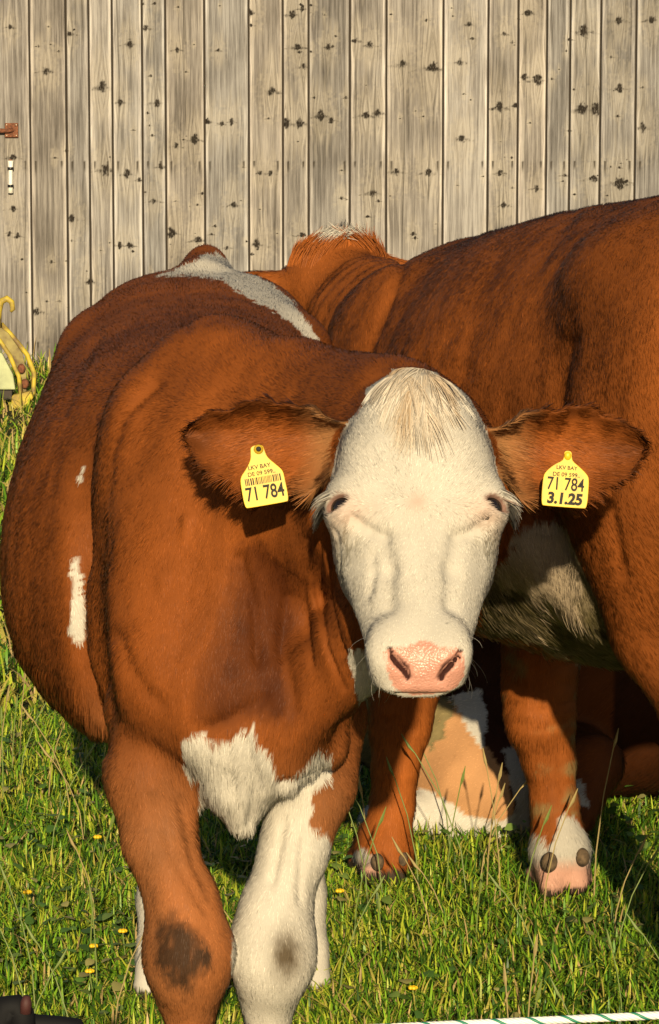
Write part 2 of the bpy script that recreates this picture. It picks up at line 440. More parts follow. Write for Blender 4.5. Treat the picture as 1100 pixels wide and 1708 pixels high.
# ---- barn wall: one object per plank, knots and nail streaks stored on the plank's own grid
def mat_plank():
    m, nt, N, L, b = mat('weathered_spruce')
    at = N.new('ShaderNodeAttribute'); at.attribute_name = 'grain'        # x across (bent round knots), y along, z plank number
    kn = N.new('ShaderNodeAttribute'); kn.attribute_name = 'knot'         # r knot, g halo, b nail streak
    sep = N.new('ShaderNodeSeparateColor'); L.new(kn.outputs['Color'], sep.inputs['Color'])
    def mapped(sx, sy, sz):
        mp = N.new('ShaderNodeMapping'); mp.inputs['Scale'].default_value = (sx, sy, sz)
        L.new(at.outputs['Vector'], mp.inputs['Vector']); return mp
    def noise(mp, sc, det=6, dist=0.):
        t = N.new('ShaderNodeTexNoise'); t.inputs['Scale'].default_value = sc; t.inputs['Detail'].default_value = det
        t.inputs['Distortion'].default_value = dist; L.new(mp.outputs[0], t.inputs['Vector']); return t
    fine = noise(mapped(1, .03, 9.7), 190, 8, .3); fine.inputs['Roughness'].default_value = .68          # fibres
    band = noise(mapped(1, .045, 5.3), 34, 4, .8)           # year rings
    patch = noise(mapped(1, .5, 3.1), 5.5, 6)               # weathering
    speck = noise(mapped(1, .6, 7.9), 130, 3)
    # flame figure down the middle of the plank
    wv = N.new('ShaderNodeTexWave'); wv.wave_type = 'BANDS'; wv.bands_direction = 'X'; wv.inputs['Scale'].default_value = 14
    wv.inputs['Distortion'].default_value = 7; wv.inputs['Detail'].default_value = 3; wv.inputs['Detail Scale'].default_value = .8
    L.new(mapped(1, .10, 6.1).outputs[0], wv.inputs['Vector'])
    def math_(op, a, bb, c=None):
        n = N.new('ShaderNodeMath'); n.operation = op
        for k, v in enumerate((a, bb) if c is None else (a, bb, c)):
            if isinstance(v, (int, float)): n.inputs[k].default_value = v
            else: L.new(v, n.inputs[k])
        return n.outputs[0]
    s = math_('MULTIPLY', fine.outputs['Fac'], .52)
    s = math_('MULTIPLY_ADD', band.outputs['Fac'], .26, s)
    s = math_('MULTIPLY_ADD', patch.outputs['Fac'], .34, s)
    s = math_('MULTIPLY_ADD', wv.outputs['Fac'], .06, s); s = math_('SUBTRACT', s, .035)
    r = N.new('ShaderNodeValToRGB'); e = r.color_ramp.elements
    e[0].position = .36; e[0].color = (.050, .042, .034, 1); e[1].position = .66; e[1].color = (.36, .325, .265, 1)
    x = e.new(.47); x.color = (.145, .127, .102, 1); x = e.new(.55); x.color = (.225, .200, .163, 1)
    L.new(s, r.inputs['Fac'])
    tn = N.new('ShaderNodeAttribute'); tn.attribute_name = 'tone'
    mt = N.new('ShaderNodeMix'); mt.data_type = 'RGBA'; mt.blend_type = 'MULTIPLY'; mt.inputs['Factor'].default_value = 1
    L.new(r.outputs['Color'], mt.inputs['A']); L.new(tn.outputs['Color'], mt.inputs['B'])
    def mixc(fac, a, col):
        n = N.new('ShaderNodeMix'); n.data_type = 'RGBA'; L.new(fac, n.inputs['Factor']); L.new(a, n.inputs['A']); n.inputs['B'].default_value = (*col, 1)
        return n.outputs['Result']
    halo = math_('MULTIPLY', sep.outputs['Green'], math_('MULTIPLY_ADD', fine.outputs['Fac'], 1.2, -.1))
    c = mixc(halo, mt.outputs['Result'], (.50, .44, .34))
    kk = math_('MULTIPLY', sep.outputs['Red'], math_('MULTIPLY_ADD', speck.outputs['Fac'], 3.2, -.45))
    kc = N.new('ShaderNodeClamp'); L.new(kk, kc.inputs['Value'])
    c = mixc(kc.outputs[0], c, (.018, .014, .010))
    nk = math_('MULTIPLY', sep.outputs['Blue'], .95)
    c = mixc(nk, c, (.035, .028, .020))
    L.new(c, b.inputs['Base Color']); b.inputs['Roughness'].default_value = .85; b.inputs['Specular IOR Level'].default_value = .2
    bp = N.new('ShaderNodeBump'); bp.inputs['Strength'].default_value = .55; bp.inputs['Distance'].default_value = .004
    L.new(s, bp.inputs['Height']); L.new(bp.outputs['Normal'], b.inputs['Normal'])
    return m
PLANK = mat_plank()
EDGES = [-16, 49, 110, 148, 187, 237, 276, 341, 415, 472, 515, 584, 645, 740, 815, 865, 913, 952, 1003, 1062, 1118]
KNOTS = [(77, 118, .8), (243, 47, 1.0), (172, 145, 1.3), (217, 73, .9), (200, 170, .9), (263, 171, 1), (296, 83, 1), (364, 84, .8), (294, 244, .9), (325, 233, 1), (346, 203, 1),
         (371, 207, .8), (387, 203, .8), (418, 21, .9), (488, 24, 1.1), (504, 14, .6), (496, 78, .9), (507, 111, 1), (478, 206, 1.3), (500, 206, 1.3), (453, 152, .9), (536, 193, 1), (268, 278, 1), (212, 290, .8),
         (232, 300, 1), (176, 283, 1.3), (120, 364, .9), (257, 335, 1), (390, 342, .9), (200, 409, 1), (217, 409, .7), (286, 388, 1), (332, 400, 1.1), (430, 408, .9), (505, 392, 1), (434, 289, .7),
         (452, 289, .7), (115, 56, .8), (30, 394, .9), (22, 262, .8), (23, 348, .7), (379, 413, .6), (617, 75, .8), (592, 68, 1.3), (611, 192, 1), (630, 188, 1), (672, 107, .9), (722, 112, 1.3), (662, 286, 1.1), (715, 288, 1.1),
         (622, 322, .9), (767, 103, 1.3), (770, 231, 1.1), (782, 41, .9), (788, 64, .6), (841, 57, .9), (834, 179, 1), (860, 176, 1.1), (834, 288, 1), (841, 342, .9), (881, 22, .9), (874, 128, 1.1), (897, 133, 1.4),
         (895, 314, .7), (974, 52, 1.1), (971, 182, 1.3), (994, 182, 1.3), (942, 292, .7), (990, 298, 1.2), (1034, 147, 1.1), (1033, 34, .8), (1034, 305, 1.2), (1045, 303, .8), (1087, 33, 1.2), (1072, 212, 1.4), (1020, 95, .6), (552, 200, .7),
         (548, 78, .7), (17, 45, .8), (560, 60, .5), (570, 330, .6), (690, 390, .6), (812, 395, .6), (60, 520, .9), (150, 470, .9)]
SW = FOC/WALL_D*1.009
def wallx(px): return (px-PXW/2)/SW
barn = empty('barn_wall', (0, WALL_D, 0), 'weathered grey wooden barn wall of vertical knotty boards', 'wall')
edges = [wallx(e) for e in EDGES]
x = edges[0]
while x > -3.3: x -= random.uniform(.10, .2); edges.insert(0, x)
x = edges[-1]
while x < 3.3: x += random.uniform(.10, .2); edges.append(x)
kn_w = [(P(a, b, WALL_D)[0], P(a, b, WALL_D)[2], .0165*r*random.uniform(.7, 1.35)) for a, b, r in KNOTS]
for i in range(90):
    kx = random.uniform(-3.3, 3.3); kz = random.uniform(.05, 3.1)
    if abs(kx) < 1.5 and .45 < kz < 1.65: continue
    kn_w.append((kx, kz, .0145*random.uniform(.6, 1.4)))
for i in range(170):
    kn_w.append((random.uniform(-1.6, 1.6), random.uniform(.2, 1.65), .0145*random.uniform(.18, .5)))
nail_z = [P(0, 270, WALL_D)[2], .12, 2.35]
WH = 3.2
for pi in range(len(edges)-1):
    a, b = edges[pi]+.0042, edges[pi+1]-.0042
    mine = [k for k in kn_w if a-.012 < k[0] < b+.012]
    gx = np.unique(np.round(np.concatenate([[a, a+.0012, a+.004, b-.004, b-.0012, b], np.linspace(a+.004, b-.004, max(6, int((b-a)/.0045)))]), 5))
    gz = [np.linspace(0, WH, 70)]
    for k in mine: gz.append(np.linspace(max(k[1]-4.2*k[2], 0), k[1]+4.2*k[2], 26))
    for z in nail_z: gz.append(np.linspace(z-.09, z+.015, 14))
    if 0: pass
    gz = np.unique(np.round(np.concatenate(gz), 4))
    GX, GZ = np.meshgrid(gx, gz); n = GX.size
    warp = np.sin(GZ*1.1+pi*2.3)*.003
    prox = np.minimum(GX-a, b-GX); rd = np.where(prox < .0006, .006, np.where(prox < .0025, .0015, 0))
    off = random.uniform(-.004, .004); tilt = random.uniform(-.02, .02)
    Yv = WALL_D + off + rd + tilt*(GX-(a+b)/2) + warp*.4
    gxw = GX.copy(); kr = np.zeros_like(GX); kh = np.zeros_like(GX); ks = np.zeros_like(GX)
    nz = np.stack([GX.ravel(), GZ.ravel()*.8, np.full(n, pi*3.7)], 1)
    wob = (fbm(nz, 120, 2)-.5).reshape(GX.shape)
    for kx, kz, r in mine:
        dx = (GX-kx)/r; dz = (GZ-kz)/(r*1.15); rr = np.sqrt(dx*dx+dz*dz*random.uniform(.5, 1.3))+wob*1.1
        kr = np.maximum(kr, sstep(1.0, .45, rr))
        # dark branching wings beside the knot
        kr = np.maximum(kr, .55*sstep(1.0, .2, np.abs(dz*1.6+.25*np.abs(dx))+np.abs(dx)*.28+wob*1.8))
        kh = np.maximum(kh, sstep(4.5, 1.2, np.sqrt((dx*.9)**2+(dz*.5)**2)+wob*5)*.42)
        gxw = gxw + np.sign(dx)*r*1.3*np.exp(-(np.abs(dx)*.7)-(dz*.30)**2)*-1
    for z in nail_z:
        for e in (a+.018, b-.018):
            w = np.abs(GX-e); L_ = .03+.05*random.random()
            ks = np.maximum(ks, sstep(.006, .002, w)*sstep(z+.006, z+.001, GZ)*sstep(z-L_, z-L_*.3, GZ)*1.0)
            ks = np.maximum(ks, sstep(.006, .003, np.sqrt((GX-e)**2+(GZ-z)**2)))
    for c_ in range(random.randint(1, 4)):
        xc = random.uniform(a+.012, b-.012); z0 = random.uniform(0, 2.4); zl = random.uniform(.25, 1.1)
        ks = np.maximum(ks, random.uniform(.35, .8)*sstep(.004, .001, np.abs(GX-xc-.004*np.sin(GZ*7+pi)))*sstep(z0, z0+.08, GZ)*sstep(z0+zl, z0+zl-.15, GZ))
    vs_ = np.stack([GX.ravel(), Yv.ravel(), GZ.ravel()], 1)
    nx_, nz_ = len(gx), len(gz); I = np.arange(n).reshape(nz_, nx_)
    F = np.stack([I[:-1, :-1].ravel(), I[:-1, 1:].ravel(), I[1:, 1:].ravel(), I[1:, :-1].ravel()], 1)
    # sides and back
    back = np.array([[a, WALL_D+.024, 0], [b, WALL_D+.024, 0], [b, WALL_D+.024, WH], [a, WALL_D+.024, WH]])
    vs_ = np.concatenate([vs_, back])
    ex = np.array([[I[0, 0], n, n+1, I[0, -1]], [I[-1, 0], I[-1, -1], n+2, n+3], [n, I[0, 0], I[-1, 0], n+3], [n+1, n+2, I[-1, -1], I[0, -1]], [n, n+3, n+2, n+1]])
    me = np_mesh('plank', vs_, np.concatenate([F, ex]), 4)
    pad = lambda A: np.concatenate([A.ravel(), np.zeros(4)])
    ga = me.attributes.new('grain', 'FLOAT_VECTOR', 'POINT')
    ga.data.foreach_set('vector', np.stack([pad(gxw), pad(GZ), np.full(n+4, pi*1.37)], 1).astype(np.float32).ravel())
    vcol(me, 'knot', np.stack([pad(kr), pad(kh), pad(ks)], 1))
    tone = random.uniform(.70, 1.0); warm = random.uniform(-.03, .03)
    # splash zone near the ground and edges bleached by wear
    edge = sstep(.020, .003, prox)*.8*(.5+fbm(nz, 9, 5).reshape(GX.shape))
    tv = pad(tone*(1+edge)); vcol(me, 'tone', np.stack([tv*(.96+warm), tv, tv*(1.16-warm*1.5)], 1))
    link('plank', me, PLANK, barn, False)
DARKWOOD = simple('dark_wood', (.03, .022, .015), .9)
MB().box((0, WALL_D+.06, 1.6), (3.3, .03, 1.6)).build('backing', DARKWOOD, barn)

# fittings on the door at the left: hinge plate, white insulators
RUST = simple('rust', (.20, .07, .03), .85, noise=.6, nscale=90, bump=.4)
WHITEP = simple('white_porcelain', (.78, .76, .68), .3)
BLACKP = simple('black_plastic', (.012, .012, .014), .35)
def wp(px, py, off=0.0): q = P(px, py, WALL_D-off); return q
hg = empty('door_bolt', wp(18, 217), 'rusty square bolt plate on the left end of the barn wall', 'bolt')
c = wp(20, 217); m = MB().box((c[0], WALL_D-.010, c[2]), (.029, .004, .031)); m.build('plate', RUST, hg, bevel=.002)
m = MB().tube([wp(-40, 219, .03), wp(2, 218, .03), wp(14, 218, .026), wp(22, 217, .016)], [.010, .010, .009, .009], 8); m.build('bar', RUST, hg, True)
for dx in (-1, 1):
    for dz in (-1, 1):
        sphere_mb((c[0]+dx*.021, WALL_D-.014, c[2]+dz*.023), (.0035, .002, .0035), 8, 6).build('screw', simple('screw', (.5, .42, .3), .4, .6), hg, True)
ins = empty('cable_insulator', wp(18, 295), 'white insulator tube with dark bands on the barn wall', 'insulator')
ct = wp(18, 268, .016); cb = wp(18, 322, .016); mid = (ct+cb)/2
MB().tube([ct, ct*.7+cb*.3, ct*.3+cb*.7, cb], [.012, .0095, .0095, .012], 12).build('tube', WHITEP, ins, True)
for k in (.24, .78):
    q = ct*(1-k)+cb*k; MB().tube([q+[0, 0, .006], q-[0, 0, .006]], .0135, 12).build('band', BLACKP, ins, True)
MB().box((mid[0], WALL_D-.007, mid[2]), (.006, .004, .075)).build('holder', RUST, ins)

# ---- grass
def mat_grass():
    m, nt, N, L, b = mat('grass_blade')
    a = N.new('ShaderNodeAttribute'); a.attribute_name = 'col'
    L.new(a.outputs['Color'], b.inputs['Base Color'])
    b.inputs['Roughness'].default_value = .45; b.inputs['Specular IOR Level'].default_value = .35
    tr = N.new('ShaderNodeBsdfTranslucent'); mx = N.new('ShaderNodeMixShader'); mx.inputs['Fac'].default_value = .2
    L.new(a.outputs['Color'], tr.inputs['Color']); out = nt.nodes['Material Output']
    L.new(b.outputs[0], mx.inputs[1]); L.new(tr.outputs[0], mx.inputs[2]); L.new(mx.outputs[0], out.inputs['Surface'])
    return m
GRASSM = mat_grass()
GREENS = np.array([[.11, .25, .016], [.20, .36, .02], [.04, .10, .010], [.40, .46, .04], [.44, .38, .08], [.46, .33, .14]])
def grass(name, n, x0, x1, y0, y1, hmin, hmax, wd, label, dry=.12, keep=None, z0=None):
    n = int(n*GRASS)
    x = rng.uniform(x0, x1, n); y = rng.uniform(y0, y1, n)
    den = fbm(np.stack([x, y, x*0], 1), 3.3, 61); 
    k = rng.random(n) < np.clip(.35+1.5*(den-.25), .25, 1)
    if keep is not None: k &= keep(x, y)
    x, y, den = x[k], y[k], den[k]; n = len(x)
    tuft = fbm(np.stack([x, y, x*0], 1), 9, 66)
    h = (hmin+(hmax-hmin)*rng.random(n)**1.6)*(.55+.9*tuft)
    ang = rng.uniform(0, 2*np.pi, n); lean = rng.uniform(.1, 1.5, n)
    ld = np.stack([np.cos(ang), np.sin(ang), np.zeros(n)], 1)
    sd = np.stack([-np.sin(ang+rng.normal(0, .8, n)), np.cos(ang), np.zeros(n)], 1); sd /= np.linalg.norm(sd, axis=1)[:, None]
    base = np.stack([x, y, np.array([ground_z(a, b) for a, b in zip(x, y)]) if n < 400000 else np.zeros(n)], 1)
    w = wd*(.6+.8*rng.random(n))
    lv = []
    for s, ws in ((0, .8), (.4, 1.0), (.75, .75), (1.0, 0)):
        c = base + ld*(h*lean*s**1.8*.9)[:, None] + np.array([0, 0, 1.])*(h*(s-.30*lean*s*s))[:, None]
        if ws > 0: lv += [c-sd*(w*ws*.5)[:, None], c+sd*(w*ws*.5)[:, None]]
        else: lv += [c]
    V = np.stack(lv, 1).reshape(-1, 3); o = (np.arange(n)*7)[:, None]
    T = np.concatenate([o+np.array([[0, 1, 3]]), o+np.array([[0, 3, 2]]), o+np.array([[2, 3, 5]]), o+np.array([[2, 5, 4]]), o+np.array([[4, 5, 6]])])
    me = np_mesh(name, V, T, 3)
    pal = fbm(np.stack([x, y, x*0], 1), 2.2, 71)
    ci = np.clip((rng.random(n)*3.6+ (pal-.42)*3.0), 0, 3.99).astype(int); ci[rng.random(n) < dry] = 4; ci[rng.random(n) < dry*.45] = 5
    col = GREENS[ci]*(.75+.5*rng.random(n))[:, None]
    vcol(me, 'col', np.repeat(col, 7, axis=0))
    o = link(name, me, GRASSM); tag(o, label, 'grass', kind='stuff'); return o
grass('grass', 290000, -1.4, 1.4, 4.1, 7.6, .015, .060, .0034, 'short green pasture grass under the cattle', .09)
grass('far_grass', 95000, -2.9, 2.9, 7.6, 15.35, .03, .12, .007, 'sunlit grass between the cattle and the barn wall', .22,
      lambda x, y: ~((np.abs(y-12.6+.5*x) < .9*fbm(np.stack([x, y, x*0], 1), 2, 9)+.2) & (rng.random(len(x)) < .75)))
grass('wall_grass', 3500, -3.0, 3.0, 15.15, 15.46, .04, .16, .007, 'tall grass tufts along the foot of the barn wall', .2)

def leaves(name, n, x0, x1, y0, y1, label):
    """clover and plantain leaves lying in the sward"""
    x = rng.uniform(x0, x1, n); y = rng.uniform(y0, y1, n); k = fbm(np.stack([x, y, x*0], 1), 4, 90) > .5; x, y = x[k], y[k]; n = len(x)
    L_ = rng.uniform(.010, .03, n); W = L_*rng.uniform(.3, .5, n); a = rng.uniform(0, 2*np.pi, n); tl = rng.uniform(.1, .9, n)
    ld = np.stack([np.cos(a)*np.cos(tl), np.sin(a)*np.cos(tl), np.sin(tl)], 1); sd = np.stack([-np.sin(a), np.cos(a), rng.normal(0, .25, n)], 1)
    b0 = np.stack([x, y, rng.uniform(.012, .05, n)], 1); V = []
    for s_, w_ in ((0, .15), (.3, .9), (.65, .95), (1, .1)):
        c = b0+ld*(L_*s_)[:, None]; c[:, 2] -= L_*.4*s_*s_
        V += [c-sd*(W*w_)[:, None], c+sd*(W*w_)[:, None]]
    V = np.stack(V, 1).reshape(-1, 3); o = (np.arange(n)*8)[:, None]
    F = np.concatenate([o+np.array([[2*i, 2*i+1, 2*i+3, 2*i+2]]) for i in range(3)])
    me = np_mesh(name, V, F, 4); col = np.array([[.10, .20, .03], [.16, .24, .05], [.30, .28, .10], [.07, .15, .03]])[rng.integers(0, 4, n)]*(.7+.6*rng.random(n))[:, None]
    vcol(me, 'col', np.repeat(col, 8, axis=0)); o = link(name, me, GRASSM); tag(o, label, 'weeds', kind='stuff')
grass('dry_grass', 16000, -2.6, 2.6, 11.2, 14.6, .01, .05, .008, 'pale dry grazed strip of grass in front of the barn wall', .9,
      lambda x, y: np.abs(y-12.9+.2*x) < .3+1.1*fbm(np.stack([x, y, x*0], 1), 2, 9))
leaves('clover_leaves', 5200, -1.4, 1.4, 4.2, 7.5, 'broad clover and plantain leaves low in the grass')
# ================================================================== the young bull in front, facing us
POLL = np.array([.107, 4.395, 1.094])
HA = np.array([0, -.27, -.34]); HA = HA/np.linalg.norm(HA)          # down the face
HN = np.array([0, -HA[2], HA[1]])*-1; HN = HN if HN[1] < 0 else -HN     # out of the face
def headf(p):
    q = p-POLL
    return q[:, 0], q@HA, q@HN
def HP(lat, t, n): return POLL + np.array([lat, 0, 0]) + HA*t + HN*n
HEAD = [(-.022, 0, .028, .028, -.045, -.13, -.095, 2, 2), (-.004, 0, .052, .052, -.018, -.17, -.085, 2, 2),
        (.03, 0, .072, .072, -.001, -.19, -.078, 2.1, 2), (.08, 0, .093, .093, .008, -.20, -.078, 2.3, 2),
        (.14, 0, .103, .103, .007, -.205, -.08, 2.5, 2.2), (.19, 0, .102, .102, .002, -.20, -.082, 2.2, 2.2),
        (.24, 0, .094, .094, -.003, -.185, -.078, 1.62, 2.1), (.29, 0, .081, .081, -.003, -.155, -.070, 1.6, 2.1),
        (.335, 0, .070, .070, -.002, -.120, -.060, 1.75, 2.1), (.375, 0, .062, .062, -.001, -.092, -.050, 2.5, 2.2),
        (.405, 0, .0595, .0595, -.004, -.075, -.045, 2.8, 2.4), (.425, 0, .053, .053, -.016, -.065, -.042, 2.6, 2.4),
        (.438, 0, .038, .038, -.030, -.055, -.042, 2.2, 2.2)]
EYEC = (.082, .186, -.040); EDIR = np.array([.66, .02, .75]); ES1 = np.array([.74, .14, -.66]); ES2 = np.array([-.1, .98, .05])
class Ear:
    def __init__(s, base, tip, face, up, dn, th=.008, cup=.052):
        s.b = np.asarray(base); e1 = np.asarray(tip)-s.b; s.L = np.linalg.norm(e1); s.e1 = e1/s.L
        f = np.asarray(face, float); f = f-s.e1*(f@s.e1); s.e3 = f/np.linalg.norm(f)
        s.e2 = np.cross(s.e3, s.e1); s.e2 = s.e2 if s.e2[2] > 0 else -s.e2
        s.up, s.dn, s.th, s.cup = up, dn, th, cup
    def loc(s, p):
        q = p-s.b; return (q@s.e1)/s.L, q@s.e2, q@s.e3
    def f(s, p):
        u, v, n = s.loc(p); uc = np.clip(u, 0, 1)
        wu = herm(uc, *s.up); wd = herm(uc, *s.dn); w = np.where(v > 0, wu, wd); w = np.maximum(w*(1+.07*np.sin(u*17+s.L*90)+.05*np.sin(u*41+v*60)), .003)
        r = np.clip(np.abs(v)/w, 0, 1.5)
        n0 = s.cup*(r*r)*(1-.5*uc) - s.cup*.6*(1-uc)
        th = s.th*(1.6-uc)
        d = smax(np.abs(n-n0)-th, np.abs(v)-w, .006)
        return smax(d*.8, np.maximum(-u-.05, u-1)*s.L, .01)
S5 = [0, .15, .4, .65, .85, 1]
EARS = [Ear(P(566, 730, 4.44), P(306, 722, 4.48), (.12, -1, .12), (S5, [.02, .034, .044, .036, .022, .002]), (S5, [.045, .066, .080, .068, .042, .002])),
        Ear(P(828, 738, 4.44), P(1078, 745, 4.48), (-.12, -1, .1), (S5, [.02, .036, .048, .043, .026, .002]), (S5, [.045, .066, .074, .062, .038, .002]))]
BODY = [(4.64, -.125, .02, .02, .80, .62, .72, 2, 2), (4.665, -.125, .10, .10, .90, .54, .72, 2, 2),
        (4.70, -.13, .145, .145, .99, .48, .73, 1.9, 2.1), (4.78, -.135, .165, .165, 1.05, .455, .74, 1.7, 2.2),
        (4.87, -.145, .185, .18, 1.092, .45, .73, 1.65, 2.2), (5.0, -.165, .235, .21, 1.08, .44, .70, 1.8, 2.2),
        (5.15, -.185, .285, .24, 1.078, .43, .69, 2.0, 2.1), (5.3, -.195, .302, .255, 1.085, .425, .69, 2.1, 2.1),
        (5.48, -.205, .28, .245, 1.098, .445, .71, 2.45, 2.1), (5.64, -.21, .235, .22, 1.112, .52, .80, 2.9, 2.1),
        (5.80, -.212, .205, .205, 1.112, .60, .86, 2.6, 2.1), (5.91, -.212, .14, .14, 1.07, .68, .88, 2, 2), (5.97, -.212, .02, .02, .95, .80, .88, 2, 2)]
FLL = [P(255, 1190, 4.80), P(250, 1290, 4.74), P(268, 1400, 4.72), P(303, 1500, 4.70), P(314, 1590, 4.69), P(316, 1660, 4.71), P(317, 1780, 4.715), P(317, 1890, 4.71), P(316, 1930, 4.67)]
FLLR = [.072, .056, .045, .043, .048, .036, .027, .033, .036]
FLR = [P(528, 1200, 4.86), P(522, 1310, 4.80), P(492, 1420, 4.77), P(462, 1510, 4.75), P(455, 1590, 4.74), P(449, 1660, 4.76), P(449, 1780, 4.765), P(449, 1880, 4.76), P(448, 1920, 4.72)]
FLRR = [.072, .054, .043, .043, .047, .034, .029, .033, .036]
HLL = [(-.32, 5.55, .62), (-.285, 5.56, .44), (-.270, 5.51, .30), (-.265, 5.47, .14), (-.262, 5.42, .06)]
HLR = [(-.10, 5.58, .62), (-.065, 5.58, .44), (-.046, 5.54, .30), (-.043, 5.50, .14), (-.043, 5.45, .06)]
HLRad = [.12, .06, .032, .036, .04]

def head_base(p):
    lat, t, n = headf(p)
    d = loft(lat, t, n, HEAD)
    ps = np.stack([np.abs(lat), t, n], 1)
    d = smin(d, ell(ps, (.080, .176, -.046), (.030, .034, .034)), .03)          # brow and orbit
    d = smin(d, ell(ps, (.068, .20, -.13), (.022, .06, .05)), .03)              # jaw muscle
    d = smin(d, ell(ps, (.036, .388, -.018), (.024, .030, .017)), .02)          # nostril wings
    return smin(d, ell(ps, (0, .375, -.082), (.034, .03, .018)), .012)         # chin
def onhead(px, py):
    """where the sight line through px,py meets the head, in head coordinates"""
    dd = np.linspace(4.0, 4.6, 1400); pts = np.stack([P(px, py, d) for d in dd]); f = head_base(pts)
    i = np.argmax(f < 0) if (f < 0).any() else np.argmin(f)
    q = pts[i]-POLL; return np.array([q[0], q@HA, q@HN])
GROOVES = []      # (polyline in head coordinates, radius, blend)
def groove(px, r, k, sink=0.):
    GROOVES.append(([onhead(a, b)-np.array([0, 0, sink]) for a, b in px], r, k))
groove([(650, 1081), (657, 1092), (668, 1102), (679, 1113), (683, 1128)], .0025, .0015)
groove([(769, 1083), (762, 1094), (750, 1103), (738, 1115), (732, 1130)], .0025, .0015)
groove([(652, 1090), (662, 1102), (675, 1116), (680, 1126)], .0032, .0015, .0055)
groove([(765, 1092), (754, 1104), (741, 1118), (736, 1128)], .0032, .0015, .0055)
groove([(588, 864), (600, 874), (620, 886), (640, 893)], .0040, .010)
groove([(815, 866), (800, 878), (782, 890), (766, 893)], .0040, .010)
groove([(559, 885), (565, 935), (578, 990), (597, 1045)], .0028, .007)
groove([(640, 1154), (670, 1158), (700, 1159), (735, 1158), (762, 1152)], .0028, .004)
groove([(640, 898), (648, 950), (650, 1010)], .0015, .022)
groove([(762, 898), (755, 950), (752, 1010)], .0015, .022)
groove([(622, 925), (622, 955), (618, 985)], .0012, .012)
def f_head(p):
    lat, t, n = headf(p)
    d = head_base(p); ps = np.stack([np.abs(lat), t, n], 1); hs = np.stack([lat, t, n], 1)
    d = smax(d, -ell(ps, (0, -.022, .015), (.010, .03, .03)), .03)
    lid = ell(ps, EYEC, (.0255, .0245, .0255))
    d = smin(d, lid, .012)
    q = ps-np.array(EYEC)
    slit = np.sqrt(((q@ES1)/.0155)**2+((q@ES2)/.0068)**2+((q@EDIR-.026)/.02)**2)-1
    d = smax(d, -slit*.0075, .004)
    for pl, r, k in GROOVES:
        for i in range(len(pl)-1):
            d = smax(d, -cap(hs, pl[i], pl[i+1], r, r), k)
    return d
def sub(p, m, fn):
    r = np.full(len(p), 1.0, np.float32); i = np.nonzero(m)[0]
    if len(i): r[i] = fn(np.stack([p[i, 0], p[i, 1], p[i, 2]]).T)
    return r
def near(p, lo, hi):
    x, y, z = p[:, 0], p[:, 1], p[:, 2]
    return (x > lo[0]) & (x < hi[0]) & (y > lo[1]) & (y < hi[1]) & (z > lo[2]) & (z < hi[2])
def f_neck(p):
    x, z = p[:, 0], p[:, 2]
    nk = chain(p, [(-.14, 4.90, .90), (-.02, 4.72, .905), (.085, 4.57, .925), (.108, 4.48, .95)], [.175, .135, .118, .11], (1, 1, .88), .05)
    crest = chain(p, [(-.175, 4.86, 1.05), (-.05, 4.74, 1.035), (.07, 4.52, 1.035)], [.035, .045, .05], None, .04)
    nk = smin(nk, crest, .06)
    thr = chain(p, [(.075, 4.46, .80), (.03, 4.59, .70), (-.07, 4.665, .58)], [.05, .055, .065], (1.2, 1, 1), .04)
    nk = smin(nk, thr, .06)
    fold = (np.sin((x*1.0+.35*z+.1*vn_low(p))*150)*.0035)*sstep(-.08, 0, x)*sstep(.16, .08, x)*sstep(.62, .75, z)*sstep(.98, .9, z)
    return nk+fold
def f_chest(p):
    d = ell(p, (-.125, 4.67, .625), (.115, .085, .105))
    d = smin(d, chain(p, [(-.128, 4.67, .57), (-.122, 4.675, .505), (-.118, 4.68, .448)], [.062, .040, .020], (.95, 1, 1), .03), .03)
    d = smin(d, ell(p, (-.11, 4.745, .74), (.15, .11, .17)), .05)
    return smin(d, chain(p, [(-.06, 4.66, .53), (-.005, 4.70, .545)], [.032, .03], None, .03), .03)
def f_shoulder(p):
    d = ell(p, (-.245, 4.87, .80), (.062, .135, .225), rot(0, .10, 0))
    d = smin(d, ell(p, (-.045, 4.90, .80), (.062, .135, .225), rot(0, -.10, 0)), .045)
    d = smin(d, ell(p, (-.225, 4.715, .655), (.075, .085, .105)), .06)
    return smin(d, ell(p, (-.015, 4.765, .665), (.07, .085, .10)), .06)
def f_rump(p):
    d = chain(p, [(-.207, 5.78, 1.10), (-.205, 5.88, 1.118), (-.207, 5.97, 1.06), (-.21, 6.0, .75), (-.21, 6.0, .45)], [.03, .030, .028, .02, .014], None, .02)
    return smin(d, np.minimum(ell(p, (-.37, 5.58, 1.005), (.06, .08, .06)), ell(p, (-.05, 5.58, 1.005), (.06, .08, .06)))+.012, .03)
